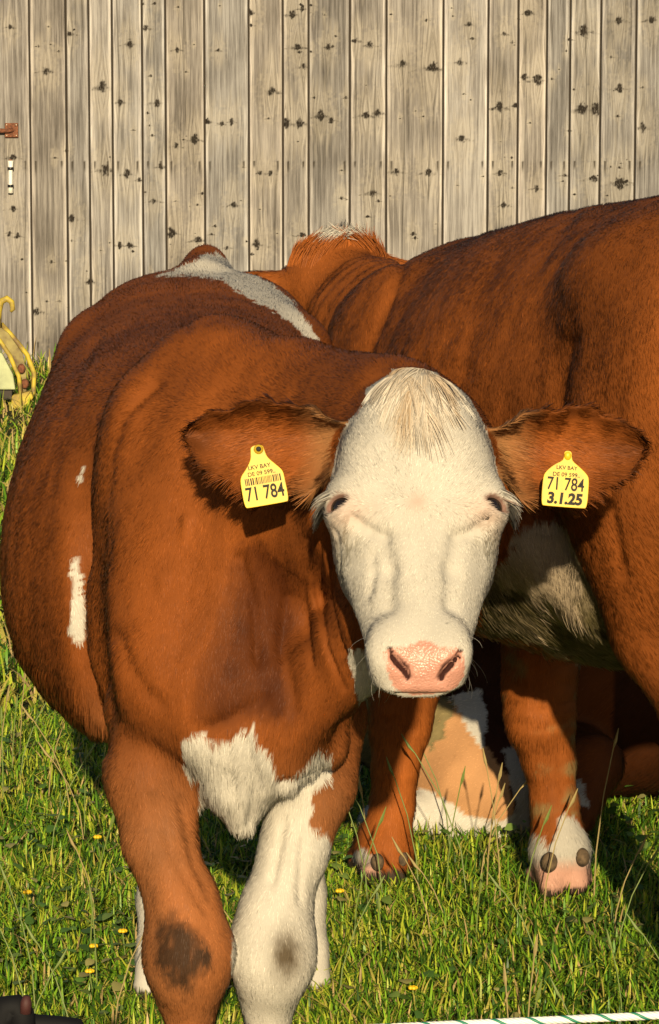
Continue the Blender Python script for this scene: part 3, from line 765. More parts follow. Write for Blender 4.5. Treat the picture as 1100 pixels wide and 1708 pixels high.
def f_front(p):
    d = sub(p, near(p, (-.62, 4.5, .3), (.25, 6.1, 1.25)), lambda q: loft(q[:, 0], q[:, 1], q[:, 2], BODY))
    d = smin(d, sub(p, near(p, (-.42, 4.5, .4), (.2, 5.15, 1.15)), f_shoulder), .045)
    d = smin(d, sub(p, near(p, (-.45, 4.25, .4), (.35, 5.2, 1.2)), f_neck), .05)
    d = smin(d, sub(p, near(p, (-.4, 4.45, .33), (.2, 5.0, 1.05)), f_chest), .05)
    d = smin(d, sub(p, p[:, 2] < .85, f_legs), .035)
    d = smin(d, sub(p, near(p, (-.55, 5.35, .3), (.2, 6.2, 1.25)), f_rump), .045)
    m = near(p, (-.5, 4.8, .4), (-.25, 5.15, 1.1))
    d = smax(d, -sub(p, m, lambda q: chain(q, [(-.395, 4.99, .98), (-.335, 4.95, .78), (-.325, 4.96, .55)], [.012, .018, .012])), .06)
    d = smin(d, sub(p, near(p, (-.12, 3.95, .58), (.34, 4.68, 1.2)), f_head), .03)
    for e in EARS: d = smin(d, sub(p, near(p, np.minimum(e.b, e.b+e.e1*e.L)-.14, np.maximum(e.b, e.b+e.e1*e.L)+.14), e.f), .022)
    return d
def vn_low(p): return np.sin(p[:, 2]*23+p[:, 1]*9)*.02
def f_legs(p):
    d = leg_f(p, FLL, FLLR)
    d = np.minimum(d, leg_f(p, FLR, FLRR))
    hd = np.minimum(chain(p, HLL, HLRad, (1, .85, 1)), chain(p, HLR, HLRad, (1, .85, 1)))
    for q in (HLL, HLR): hd = smin(hd, hoof(p, np.array(q[-1])-np.array([0, .01, 0])), .012)
    return np.minimum(d, hd)
def leg_f(p, pts, rad):
    d = chain(p, pts, rad, (1, .92, 1), .03)
    kn = np.asarray(pts[4]); d = smin(d, ell(p, kn+np.array([0, -.012, .0]), (.049, .048, .06)), .05)
    return smin(d, hoof(p, np.asarray(pts[-1])), .012)
def hoof(p, c):
    h = None
    for s in (-1, 1):
        e = cap(p, (c[0]+s*.020, c[1]-.03, .022), (c[0]+s*.018, c[1]+.02, .03), .020, .026)
        e = smin(e, cap(p, (c[0]+s*.020, c[1]-.03, .022), (c[0]+s*.016, c[1], .07), .022, .024), .01)
        h = e if h is None else np.minimum(h, e)
    return h
def rot(ax, ay, az):
    return np.array(Matrix.Rotation(az, 3, 'Z') @ Matrix.Rotation(ay, 3, 'Y') @ Matrix.Rotation(ax, 3, 'X'))

BROWN = np.array([.240, .066, .012]); WHITE = np.array([.61, .565, .485])
def brown_tone(p, seed=0):
    n = fbm(p*np.array([1, 1, .55]), 9, 20+seed)[:, None]; m = fbm(p, 60, 30+seed, 2)[:, None]
    return BROWN*(.62+.62*n+.25*(m-.5)) + np.array([.05, .012, 0])*(n-.5)
PATCH_FRONT = [  # coat markings as seen from the front, each only on the named stretch of the body
    ([(262, 462), (300, 447), (345, 425), (365, 425), (420, 452), (478, 490), (528, 560), (560, 650), (640, 700), (640, 760), (566, 690), (548, 632), (520, 580), (490, 545), (450, 514), (408, 494), (372, 468), (325, 460), (285, 460)], 5.25, 6.1),
    ([(117, 930), (130, 930), (136, 960), (141, 1010), (137, 1074), (124, 1072), (114, 1050), (122, 1010)], 4.9, 5.6),
    ([(131, 800), (139, 775), (141, 782), (135, 808)], 4.9, 5.6),
    ([(300, 1238), (330, 1222), (352, 1240), (380, 1238), (400, 1218), (414, 1222), (422, 1210), (430, 1240), (452, 1258), (464, 1300), (500, 1290), (520, 1262), (532, 1246), (556, 1262), (552, 1300), (500, 1330), (470, 1420), (380, 1425), (330, 1350), (332, 1300), (310, 1300)], 4.4, 4.86),
    ([(440, 1300), (525, 1306), (520, 1330), (526, 1345), (514, 1378), (545, 1392), (560, 1420), (560, 2000), (385, 2000), (370, 1500), (400, 1420)], 4.5, 5.0),
    ([(578, 1085), (600, 1080), (625, 1090), (640, 1170), (600, 1170), (590, 1130)], 4.45, 4.8)]
CHEST_SHADE = [(395, 900), (440, 905), (482, 960), (490, 1030), (474, 1110), (480, 1200), (440, 1212), (405, 1185), (350, 1215), (318, 1205), (330, 1120), (372, 1010)]
KNEE1 = [(258, 1540), (300, 1530), (340, 1560), (352, 1600), (330, 1640), (312, 1662), (290, 1648), (262, 1610)]
NOSE = [(640, 1088), (652, 1078), (680, 1080), (700, 1068), (715, 1070), (740, 1082), (765, 1080), (776, 1095), (776, 1125), (760, 1148), (735, 1156), (690, 1160), (662, 1152), (648, 1128)]
def front_regions(p):
    lat, t, n = headf(p)
    m = near(p, (-.35, 3.95, .58), (.5, 4.7, 1.2))
    hd = sub(p, m, f_head)
    ear = sub(p, m, lambda q: np.minimum(EARS[0].f(q), EARS[1].f(q)))
    head = (hd < .010) & (ear > .004+hd) & (np.abs(lat) < .118)
    return lat, t, n, head, (ear < .008) & ~head, ear
def front_color(p, nn=None):
    q = proj(p); jt = np.stack([fbm(p, 70, 40)-.5, fbm(p, 70, 44)-.5], 1)*18 + np.stack([fbm(p, 300, 47)-.5, fbm(p, 300, 48)-.5], 1)*10
    qj = q+jt
    col = brown_tone(p); pl_ = (sstep(.62, .40, p[:, 2])*(p[:, 1] < 5.0)*(.7+.6*fbm(p, 14, 77)))[:, None]
    col = col*(1+.25*pl_)+np.array([.06, .045, .025])*pl_
    lat, t, n, head, ear, ed = front_regions(p)
    w = np.zeros(len(p), bool)
    for k_, (poly, y0, y1) in enumerate(PATCH_FRONT):
        w |= inpoly(q+jt*(.55 if k_ > 0 else .8), poly) & (p[:, 1] > y0) & (p[:, 1] < y1) & ((p[:, 0] > -.133) | (p[:, 2] > .4) | (k_ != 4))
    w |= (p[:, 1] > 5.35) & (p[:, 2] < .47+.06*(fbm(p, 20, 5)-.5))                     # white hind socks
    w |= (p[:, 1] < 5.0) & (p[:, 0] > -.133) & (p[:, 2] < .14)
    # leg pastern of the brown foreleg
    face = head & (n > -.165+.02*(fbm(p, 30, 9)-.5)) & ~((t < .045) & (lat < -.062+.02*(fbm(p, 40, 3)-.5)))
    wt = WHITE*(.86+.22*fbm(p, 25, 12))[:, None]
    col = np.where((w | face)[:, None], wt, col)
    # warm wisps of the forelock, tear stains, freckles
    fl = face*sstep(.13, .05, t)*sstep(.055, .008, np.abs(lat-.004))*np.clip(.1+1.8*(fbm(p*np.array([3, .6, .6]), 45, 13)-.3), 0, 1)
    col = col*(1-.8*fl[:, None]) + np.array([.38, .23, .10])*(.8*fl[:, None])
    al = np.abs(lat)
    st = face*np.exp(-(((al-.088)/.016)**2+((t-.224)/.024)**2))*sstep(.46, .56, fbm(p, 120, 15))
    col = col*(1-.7*st[:, None]) + np.array([.12, .10, .05])*.7*st[:, None]
    sk = face*(fbm(p, 190, 91, 2) > .86)*(t > .1); col = np.where(sk[:, None] > 0, col*.45, col)
    gm = (face*sstep(.05, .085, al)*sstep(.2, .25, t)*.22*fbm(p, 40, 93))[:, None]; col = col*(1-gm)+np.array([.30, .28, .26])*gm
    pk = face*np.exp(-((lat/.012)**2+((t-.198)/.010)**2))*.5 + face*np.exp(-(((al-.083)/.03)**2+((t-.2)/.016)**2))*.35
    col = col*(1-pk[:, None]) + np.array([.62, .33, .25])*pk[:, None]
    eq = np.stack([al, t, n], 1)-np.array(EYEC)
    sl_ = np.sqrt(((eq@ES1)/.0155)**2+((eq@ES2)/.0068)**2)
    ld = head & (eq@EDIR > .008) & (sl_ < 1.5)
    lf = sstep(1.5, 1.1, sl_)[:, None]*ld[:, None]
    col = col*(1-lf)+np.array([.26, .15, .115])*lf
    nose = inpoly(qj*.3+q*.7, NOSE) & head & (t > .35)
    nc = np.array([.62, .30, .22])*(.88+.25*fbm(p, 160, 17))[:, None]
    col = np.where(nose[:, None], nc, col)
    hs = np.stack([lat, t, n], 1); gd = np.full(len(p), 1.0)
    for pl, r_, k_ in GROOVES[:4]:
        for i in range(len(pl)-1): gd = np.minimum(gd, cap(hs, pl[i], pl[i+1], r_, r_))
    ng = (sstep(.0010, -.0004, gd)*head)[:, None]; col = col*(1-ng)+np.array([.045, .014, .011])*ng
    # knees rubbed dark, dirt
    k1 = sum(inpoly(qj+jt+np.array(o_), KNEE1).astype(float) for o_ in ((-9, 0), (-4, 7), (4, -6), (0, 0), (7, 4), (-3, -12), (9, 8), (2, 12)))/8
    k1 = np.clip(k1*(p[:, 1] < 4.9)*(.45+1.1*fbm(p*np.array([1, 1, .4]), 110, 24)), 0, 1)[:, None]
    col = col*(1-k1)+k1*(np.array([.05, .024, .011])*(.6+.9*fbm(p, 90, 19))[:, None])
    k2 = np.exp(-(((q[:, 0]-478)/26)**2+((q[:, 1]-1592)/42)**2))*(p[:, 1] < 4.9)*(.45+1.1*fbm(p, 80, 21))
    k2 = np.clip(k2*1.15, 0, 1)[:, None]*.92; col = col*(1-k2)+np.array([.065, .040, .014])*k2
    chest_shade = sum(inpoly(qj+np.array(o_), CHEST_SHADE).astype(float) for o_ in ((-30, 0), (-5, 4), (-12, -8), (0, 0), (4, 2), (-18, -14), (-42, 6), (2, 5), (-24, 8), (-36, -6)))/10
    chest_shade = (chest_shade*(p[:, 1] < 4.95)*~w)[:, None]
    col = col*(1-chest_shade*np.array([.62, .65, .64])*(.72+.5*fbm(p*np.array([1, 1, .35]), 60, 97))[:, None])                      # soft shadow on the chest, painted into the coat colour
    # pale rim of the ears
    for s_, e in zip((-1, 1), EARS):
        u, v, w_ = e.loc(p); m_ = ear & (np.sign(lat) == s_)
        ed_ = np.clip(np.abs(v)/np.maximum(np.where(v > 0, herm(np.clip(u, 0, 1), *e.up), herm(np.clip(u, 0, 1), *e.dn)), .004), 0, 1.2)
        nz_ = fbm(p*np.array([1, 1, 1]), 45, 88)
        k_ = 1.05-.55*sstep(.6, 1.0, ed_+.3*(nz_-.5))*(v > 0)-.35*sstep(.75, 1.0, ed_)*(v <= 0)-.5*sstep(.62, .98, u+.25*(nz_-.5))+.25*np.exp(-((u-.35)/.2)**2)*(ed_ < .7)
        lg_ = (sstep(.30, .02, u)*(.5+.8*nz_))[:, None]*.75
        c_ = col*k_[:, None]; c_ = c_*(1-lg_)+np.array([.38, .19, .075])*lg_
        col = np.where(m_[:, None], c_, col)
    hoofm = (p[:, 2] < np.where(p[:, 1] > 5.3, .02, .055)); col = np.where(hoofm[:, None], np.array([.06, .045, .03]), col)
    return col
def front_groom(p, nn):
    lat, t, n, head, ear, ed = front_regions(p)
    q = proj(p)
    nose = inpoly(q, NOSE) & head & (t > .35)
    al = np.abs(lat)
    eq = np.stack([al, t, n], 1)-np.array(EYEC)
    eyez = head & (eq@EDIR > .008) & (((eq@ES1)/.0155)**2+((eq@ES2)/.0068)**2 < 1.15**2)
    if nn is None:
        w = np.ones(len(p)); w[head] = 1.7; w[ear] = 1.6
        w[(p[:, 1] > 5.3)] = .7; w[p[:, 2] < .06] = 0
        w[nose] = 0; w[eyez] = 0
        return w
    N = len(p)
    d = np.stack([-.15*np.sign(p[:, 0]+.13), np.full(N, .45), np.full(N, -.85)], 1)
    bk = sstep(.95, 1.05, p[:, 2])[:, None]; d = d*(1-bk)+np.array([-.1, .95, -.1])*bk
    ln = np.full(N, .0085); lift = np.full(N, .26)
    hair_y = p[:, 1] < 4.9
    low = hair_y & (p[:, 2] < .60) & (p[:, 2] > .38) & (p[:, 0] > -.22) & (p[:, 0] < .0); ln[low] = .013
    bel = (p[:, 1] > 4.9) & (nn[:, 2] < -.35) & (p[:, 2] < .6); ln[bel] = .02; lift[bel] = .5
    lg = p[:, 2] < .42; d[lg] = (0, .1, -1); ln[lg] = .008
    # head
    r = np.stack([lat, np.zeros(N), np.zeros(N)], 1)
    ax = (t-.198); dirh = HA[None, :]*(ax/(np.abs(ax)+.02))[:, None]*1.0 + r/(.035+al[:, None])*np.where(ax > 0, .35, .8)[:, None]
    flk = head & (t < .11) & (al < .045+.02*np.sin(t*60))
    dirh[flk] = HA*1.0 + r[flk]*7 + np.stack([(vnoise(p[flk]*np.array([1, .35, .35]), 130, 5)-.5)*2.0]+[np.zeros(flk.sum())]*2, 1)
    d[head] = dirh[head]; ln[head] = .0062; lift[head] = .26
    ln[flk] = (.014+.045*vnoise(p[flk], 80, 3)*sstep(.05, .01, al[flk]))*sstep(.12, .05, t[flk])+.006; lift[flk] = .10
    mz = head & (t > .33); ln[mz] = .0045
    lash = head & (np.abs(t-.172) < .007) & (al > .088) & (n > -.07) & (n < -.02)
    d[lash] = np.stack([np.sign(lat[lash])*1.0, np.zeros(lash.sum()), np.full(lash.sum(), -.35)], 1); ln[lash] = .020; lift[lash] = .8
    for s, e in zip((-1, 1), EARS):
        m = ear & (np.sign(lat) == s)
        u, v, w_ = e.loc(p)
        d[m] = e.e1*.9 + e.e2*(.55*np.sign(v[m])*np.clip(np.abs(v[m])/.05, 0, 1))[:, None] + np.array([0, 0, -.25])
        ln[m] = .008+.008*vnoise(p[m], 40, 6)+.012*sstep(-.03, -.065, v[m])*vnoise(p[m], 90, 7); lift[m] = .25
    wk = head & (t > .35) & (al > .03) & (rng.random(N) < .006); ln[wk] = .024; lift[wk] = 1.2
    mass = nn.copy(); mass[flk] = nn[flk]*.35+HN*.65
    bend = np.zeros((N, 3)); bend[flk] = HA*.40-HN*.16
    return d, ln, lift, mass, bend

def make_animal(root, f, X, Y, Z, color, groom, density, wetf=None, displace=None):
    v, q = mesh_field(f, X, Y, Z, 2)
    nrm = vnormals(v, q)
    c = v.mean(0)
    if ((v-c)*nrm).sum() < 0: q = q[:, ::-1]; nrm = -nrm
    if displace is not None: v = v+nrm*displace(v)[:, None]; nrm = vnormals(v, q)
    me = np_mesh('body', v, q, 4)
    vcol(me, 'col', color(v, nrm)*.8); vfloat(me, 'wet', wetf(v) if wetf else np.zeros(len(v)))
    b = link('body', me, SKIN, root, True)
    grow_hair('coat_hair', root, v, q, nrm, density, groom, color)
    print('animal', root.name, len(v), 'verts')
    return b

CREASE = [([(260, 640), (205, 690), (182, 760), (168, 860), (164, 960), (170, 1080), (180, 1180), (172, 1250)], 12, .007), ([(198, 1060), (215, 1110), (240, 1150), (265, 1172)], 13, .006),
          ([(345, 1215), (400, 1192), (440, 1165)], 11, .007), ([(535, 880), (530, 980), (545, 1080), (575, 1150)], 5, .005), ([(556, 900), (552, 1000), (575, 1090)], 5, .005), ([(512, 900), (506, 1000), (520, 1110)], 6, .004),
          ([(105, 690), (130, 620), (165, 560)], 10, .005), ([(255, 1330), (290, 1430), (345, 1520)], 8, .004), ([(300, 1340), (325, 1440), (352, 1500)], 7, .004), ([(475, 1370), (455, 1470)], 8, .005), ([(505, 1400), (500, 1500)], 7, .004),
          ([(470, 1308), (505, 1305), (545, 1285)], 7, .012), ([(415, 1240), (430, 1300), (420, 1370)], 9, .006), ([(385, 1290), (400, 1350)], 8, .005), ([(400, 930), (425, 1010), (430, 1100)], 10, .006), ([(262, 1545), (300, 1532), (350, 1545)], 9, .004),
          ([(305, 470), (308, 510), (312, 545)], 9, .006), ([(480, 1000), (470, 1080), (490, 1180)], 12, .006)]
def front_sculpt(v):
    q = proj(v); r = (fbm(v*np.array([1, 1, .6]), 10, 3)-.5)*np.where(v[:, 2] > .95, .004, .009)*(v[:, 1] > 4.6)+(fbm(v*np.array([1, 1, .5]), 38, 6)-.5)*.0018*(v[:, 1] > 4.55)
    ok = (v[:, 1] > 4.5)
    for pl, w, dep in CREASE: r -= dep*np.exp(-(pdist(q, pl)/w)**2)*ok*(v[:, 1] < (5.9 if pl[0][1] < 700 else 5.35))
    return r
bull = empty('cow', (-.15, 5.1, 0), 'young brown bull with white face facing the camera, a yellow tag in each ear', 'cow')
fx = axis_lines(-.56, .46, .0085, .0034, -.21, .42)
fy = axis_lines(4.04, 6.05, .0095, .0036, 4.10, 4.52)
fz = axis_lines(-.01, 1.18, .0085, .0034, .70, 1.08)
def front_wet(v):
    lat, t, n = headf(v); hs = np.stack([lat, t, n], 1); gd = np.full(len(v), 1.0)
    for pl, r_, k_ in GROOVES[:4]:
        for i in range(len(pl)-1): gd = np.minimum(gd, cap(hs, pl[i], pl[i+1], r_, r_))
    return (inpoly(proj(v), NOSE) & (v[:, 1] < 4.45))*sstep(.0005, .003, gd)
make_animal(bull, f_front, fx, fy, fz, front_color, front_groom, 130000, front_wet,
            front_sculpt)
EYE = simple('eye', (.012, .008, .006), .06, spec=.8)
for s in (-1, 1):
    sphere_mb(HP(s*EYEC[0], EYEC[1], EYEC[2]), (.0243, .0243, .0243), 28, 20).build('eye', EYE, bull, True)
# ================================================================== the big brown cow standing at the right, seen from behind
BO = np.array([.245, 6.13]); bh = np.array([-.365, .931]); bh = bh/np.linalg.norm(bh); br = np.array([bh[1], -bh[0]])
def bloc(p):
    q0 = p[:, 0]-BO[0]; q1 = p[:, 1]-BO[1]
    return np.stack([q0*br[0]+q1*br[1], q0*bh[0]+q1*bh[1], p[:, 2]]).T
def BW(u, v, z): return np.array([BO[0]+br[0]*u+bh[0]*v, BO[1]+br[1]*u+bh[1]*v, z])
def bl(x, y, z): return bloc(np.array([[x, y, z]]))[0]
BIG = [(-1.42, 0, .02, .02, 1.12, .86, 1.0, 2, 2), (-1.37, 0, .15, .15, 1.20, .74, .98, 2, 2), (-1.25, 0, .245, .245, 1.255, .66, .93, 2.3, 2.1),
       (-1.08, 0, .285, .285, 1.275, .62, .90, 2.4, 2.1), (-.92, 0, .29, .29, 1.272, .58, .90, 2.3, 2.1), (-.72, 0, .315, .315, 1.25, .535, .86, 2.1, 2.9),
       (-.5, 0, .325, .325, 1.225, .53, .84, 2.0, 3.0), (-.28, 0, .30, .30, 1.19, .53, .84, 1.9, 2.8), (-.08, 0, .255, .255, 1.155, .55, .84, 1.75, 2.1),
       (.08, 0, .215, .215, 1.118, .57, .84, 1.7, 2.1), (.18, 0, .16, .16, 1.07, .62, .84, 1.8, 2), (.26, 0, .08, .08, 1.0, .70, .84, 2, 2), (.29, 0, .02, .02, .9, .78, .84, 2, 2)]
BF_R = [BW(.12, 0, .66), P(903, 1090, 6.06), P(900, 1150, 6.05), P(903, 1205, 6.04), P(917, 1270, 6.05), P(925, 1340, 6.05), P(935, 1420, 6.03), P(940, 1470, 6.06)]
BF_RR = [.09, .060, .056, .053, .041, .036, .046, .046]
BF_L = [BW(-.12, 0, .66), P(680, 1110, 6.24), P(672, 1170, 6.22), P(668, 1215, 6.21), P(660, 1280, 6.2), P(655, 1340, 6.2), P(644, 1420, 6.18), P(640, 1450, 6.2)]
BF_LR = [.09, .062, .052, .048, .036, .034, .044, .046]
BH = {}
for s in (-1, 1):
    off = .15*s-.012
    BH[s] = [BW(off*1.05, -1.10, .85), BW(off*1.0, -1.12, .66), BW(off+.015, -1.22, .49), BW(off+.05, -1.20, .30), BW(off+.07, -1.17, .13), BW(off+.075, -1.12, .05)]
BHR = [.16, .09, .055, .04, .046, .046]
EB = Ear(BW(-.045, .60, 1.035), P(355, 482, 6.68), (0, -1, .25), (S5, [.008, .012, .026, .034, .026, .003]), (S5, [.03, .05, .065, .06, .04, .003]), cup=-.03)
EB2 = Ear(BW(.045, .60, 1.075), BW(.24, .60, .93), (0, -1, .25), (S5, [.02, .035, .05, .05, .035, .003]), (S5, [.03, .05, .065, .06, .04, .003]), cup=-.03)
def hoof_dir(p, c, fw):
    """cloven hoof pointing along fw"""
    h = None; sx = np.array([fw[1], -fw[0]])
    for s in (-1, 1):
        a = (c[0]+sx[0]*.023*s+fw[0]*.055, c[1]+sx[1]*.023*s+fw[1]*.055, .02); b = (c[0]+sx[0]*.02*s-fw[0]*.01, c[1]+sx[1]*.02*s-fw[1]*.01, .03)
        t = (c[0]+sx[0]*.018*s, c[1]+sx[1]*.018*s, .08)
        e = smin(cap(p, a, b, .022, .028), cap(p, a, t, .022, .026), .012)
        h = e if h is None else np.minimum(h, e)
    return h
def f_biglegs(p):
    d = np.minimum(chain(p, BF_R, BF_RR, None, .03), chain(p, BF_L, BF_LR, None, .03))
    for s in (-1, 1): d = np.minimum(d, chain(p, BH[s], BHR, None, .04))
    for q in (BF_R[-1], BF_L[-1], BH[-1][-1], BH[1][-1]): d = smin(d, hoof_dir(p, q, bh), .015)
    for q in (P(918, 1474, 5.99), P(962, 1470, 6.0), P(622, 1462, 6.12), P(660, 1460, 6.14)): d = smin(d, ell(p, q, (.022, .02, .026)), .012)
    return d
def f_bigneck(p):
    c = [BW(0, .02, .90), BW(0, .22, .92), BW(-.0, .42, .95), BW(.0, .56, .985)]
    d = chain(p, c, [.205, .155, .118, .09], None, .05)
    d = smin(d, chain(p, [BW(0, .0, 1.06), BW(0, .25, 1.025), BW(.0, .55, 1.035)], [.05, .038, .038], None, .04), .05)
    q = bloc(p)
    fold = np.sin((q[:, 1]*1.0+.25*q[:, 2])*150)*.002*sstep(.2, .3, q[:, 1])*sstep(.55, .45, q[:, 1])
    d = d+fold
    # head beyond the neck
    d = smin(d, chain(p, [BW(-.02, .60, 1.02), BW(-.02, .74, .93), BW(-.02, .92, .78), BW(-.02, 1.0, .72)], [.095, .10, .068, .06], None, .04), .04)
    d = smin(d, ell(p, BW(.005, .60, 1.066), (.060, .05, .045)), .03)
    return d
def f_big(p):
    d = sub(p, near(p, (-.2, 4.4, .45), (1.3, 6.6, 1.4)), lambda q: (lambda r: loft(r[:, 0], r[:, 1], r[:, 2], BIG))(bloc(q)))
    def muscles(q):
        r = bloc(q); a = np.stack([np.abs(r[:, 0]), r[:, 1], r[:, 2]]).T
        e = ell(a, (.17, .0, .86), (.085, .15, .24), rot(-.35, 0, 0))            # shoulder blade
        e = smin(e, ell(a, (.19, -1.0, 1.13), (.06, .10, .06)), .10)             # hip bone
        e = smin(e, ell(a, (.17, -1.16, .90), (.105, .16, .26)), .06)             # thigh
        return e
    d = smin(d, sub(p, near(p, (-.2, 4.4, .4), (1.3, 6.7, 1.4)), muscles), .11)
    d = smin(d, sub(p, p[:, 2] < 1.0, f_biglegs), .05)
    d = smin(d, sub(p, near(p, (-.5, 5.8, .5), (.7, 7.4, 1.35)), f_bigneck), .06)
    # hanging skin of the navel, flank fold
    d = smin(d, sub(p, near(p, (-.1, 5.0, .3), (.9, 6.1, .9)), lambda q: chain(q, [BW(-.03, -.25, .60), BW(-.05, -.52, .585), BW(-.06, -.70, .60)], [.05, .060, .055], None, .04)), .05)
    d = smin(d, sub(p, near(p, (.0, 4.6, .4), (1.3, 5.9, 1.1)), lambda q: np.minimum(chain(q, [BW(-.25, -.72, .78), BW(-.20, -.95, .68)], [.05, .06]), chain(q, [BW(.25, -.72, .78), BW(.20, -.95, .68)], [.05, .06]))), .08)
    # spine, ribs and hollows of the flank
    m = near(p, (-.2, 4.6, .5), (1.2, 6.6, 1.4))
    def ribs(q):
        r = bloc(q); rb = np.sin(r[:, 1]*62+r[:, 2]*5)*.0012*sstep(-.85, -.7, r[:, 1])*sstep(-.1, -.22, r[:, 1])*sstep(1.15, 1.05, r[:, 2])*sstep(.6, .7, r[:, 2])
        return rb + .010*np.exp(-(((r[:, 1]+.88)/.09)**2+((r[:, 2]-1.08)/.10)**2)) - .004*np.exp(-((r[:, 1]-.02-.25*(r[:, 2]-.9))/.05)**2)*sstep(.7, .8, r[:, 2])*sstep(1.15, 1.05, r[:, 2])
    rr = np.zeros(len(p), np.float32); i = np.nonzero(m)[0]
    if len(i): rr[i] = ribs(np.stack([p[i, 0], p[i, 1], p[i, 2]]).T)
    d = d+rr
    # tail
    d = smin(d, sub(p, near(p, (.2, 4.3, .2), (1.3, 5.3, 1.4)), lambda q: chain(q, [BW(0, -1.30, 1.25), BW(0, -1.41, 1.22), BW(.01, -1.45, 1.0), BW(.02, -1.45, .6), BW(.02, -1.45, .4)], [.04, .032, .026, .02, .03])), .03)
    for e in (EB, EB2): d = smin(d, sub(p, near(p, np.minimum(e.b, e.b+e.e1*e.L)-.12, np.maximum(e.b, e.b+e.e1*e.L)+.12), e.f), .025)
    return d
BELLY = [(790, 990), (830, 950), (870, 880), (935, 868), (985, 895), (1020, 950), (1030, 1120), (960, 1100), (870, 1060), (780, 1040)]
def big_color(p, nn=None):
    q = proj(p); r = bloc(p)
    jt = np.stack([fbm(p, 60, 40)-.5, fbm(p, 60, 44)-.5], 1)*30
    col = brown_tone(p, 5)*np.array([1.18, 1.2, 1.2])
    dark = np.exp(-(((r[:, 1]+1.0)/.16)**2+((r[:, 2]-1.13)/.10)**2))[:, None]*.35; col = col*(1-dark)
    # white navel with caked mud
    bm = inpoly(q+jt, BELLY) & (r[:, 0] < .25) & (r[:, 1] > -1.05) & (r[:, 1] < -.02) & (r[:, 2] < .80)
    mud = fbm(p*np.array([1, 1, 1.8]), 26, 51)+.9*(q[:, 1]-985)/160+np.where(q[:, 0] > 970, .25, 0)-np.where((q[:, 0] > 880) & (q[:, 0] < 965), .25, 0)
    mw = np.clip(sstep(.40, .60, mud)*(.35+.95*fbm(p*np.array([.5, .5, 1.6]), 100, 52)), 0, 1)[:, None]
    bc = np.array([.60, .47, .32])*(1-mw) + np.array([.13, .105, .04])*mw
    col = np.where(bm[:, None], bc, col)
    # bars of mud on the belly side
    mb = (sstep(.52, .66, fbm(p*np.array([1, 1, 2.5]), 16, 55))*sstep(.72, .62, r[:, 2])*(r[:, 1] > -.8)*(r[:, 1] < -.05))[:, None]*.7
    col = np.where(bm[:, None], col, col*(1-mb)+np.array([.20, .15, .06])*mb)
    pw = (r[:, 1] > .56) & (r[:, 2] > 1.095+.02*(fbm(p, 60, 7)-.5)) & (np.abs(r[:, 0]+.02) < .085)
    col = np.where(pw[:, None], WHITE*.8, col)
    # pale feet
    ft = (p[:, 2] < .12+.10*(fbm(p, 25, 8)-.35)) & (r[:, 1] > -.4) & (p[:, 0] > .22)
    ft |= inpoly(q+jt*.4, [(948, 1360), (968, 1375), (980, 1420), (1000, 1520), (880, 1520), (885, 1450), (905, 1470), (920, 1410)]) & (r[:, 1] > -.4)
    ft2 = inpoly(q+jt*.4, [(590, 1420), (612, 1410), (625, 1440), (640, 1480), (580, 1480)]) & (r[:, 1] > -.4)
    pk = sstep(1425, 1455, q[:, 1])[:, None]
    fc = WHITE*.75*(1-pk) + np.array([.55, .30, .22])*pk
    col = np.where((ft | ft2)[:, None], fc, col)
    col = np.where((p[:, 2] < .03)[:, None], np.array([.05, .035, .025]), col)
    # legs a shade lighter
    lg = (p[:, 2] < .42)[:, None] & ~(ft | ft2)[:, None]; col = np.where(lg, col*1.12, col)
    return col
def big_groom(p, nn):
    r = bloc(p)
    if nn is None:
        w = np.ones(len(p)); w[r[:, 0] > .08] = .35; w[p[:, 2] < .03] = 0; w[(r[:, 1] > .7)] = .3
        return w
    N = len(p); bk = np.array([-bh[0], -bh[1], 0])
    d = bk*.6+np.array([0, 0, -.8]) + np.zeros((N, 3))
    ln = np.full(N, .0105); lift = np.full(N, .30)
    bel = (nn[:, 2] < -.1) & (p[:, 2] < .66) & (p[:, 2] > .44) & (r[:, 1] < -.1) & (r[:, 1] > -1.0); ln[bel] = .026; lift[bel] = .5
    hd = r[:, 1] > .3; d[hd] = np.array([-bh[0]*.6, -bh[1]*.6, -.6])
    pt = (r[:, 1] > .54) & (r[:, 2] > 1.06); d[pt] = np.array([.1, -.3, .9]); ln[pt] = .036; lift[pt] = .5
    lg = p[:, 2] < .45; d[lg] = (0, 0, -1); ln[lg] = .012
    for e in (EB, EB2):
        u, v, w_ = e.loc(p); m = (e.f(p) < .008) & (u > .1); d[m] = e.e1; ln[m] = .014
    mass = nn.copy(); mass[pt] = nn[pt]*.4+np.array([0, -.8, .3])
    return d, ln, lift, mass
BCREASE = [([(958, 356), (925, 400), (900, 445)], 11, .004), ([(935, 490), (950, 530), (962, 565)], 9, .002), ([(948, 570), (936, 620), (925, 700)], 13, .010), ([(1030, 440), (1050, 450)], 30, .004), ([(672, 440), (640, 520), (610, 600)], 10, .008),
           ([(848, 1112), (900, 1118), (955, 1105)], 4, .004), ([(846, 1140), (900, 1150), (955, 1140)], 4, .004), ([(852, 1172), (900, 1182), (955, 1170)], 4, .004), ([(866, 1205), (905, 1212), (950, 1203)], 5, .005), ([(893, 1075), (896, 1200)], 6, .004), ([(930, 1230), (938, 1330)], 6, .004), ([(905, 1240), (912, 1400)], 5, .002),
           ([(640, 1200), (690, 1215)], 5, .004), ([(740, 560), (700, 640)], 25, .004), ([(830, 430), (790, 520), (770, 620)], 16, .004), ([(1000, 700), (1015, 850), (1035, 960)], 10, .006)]
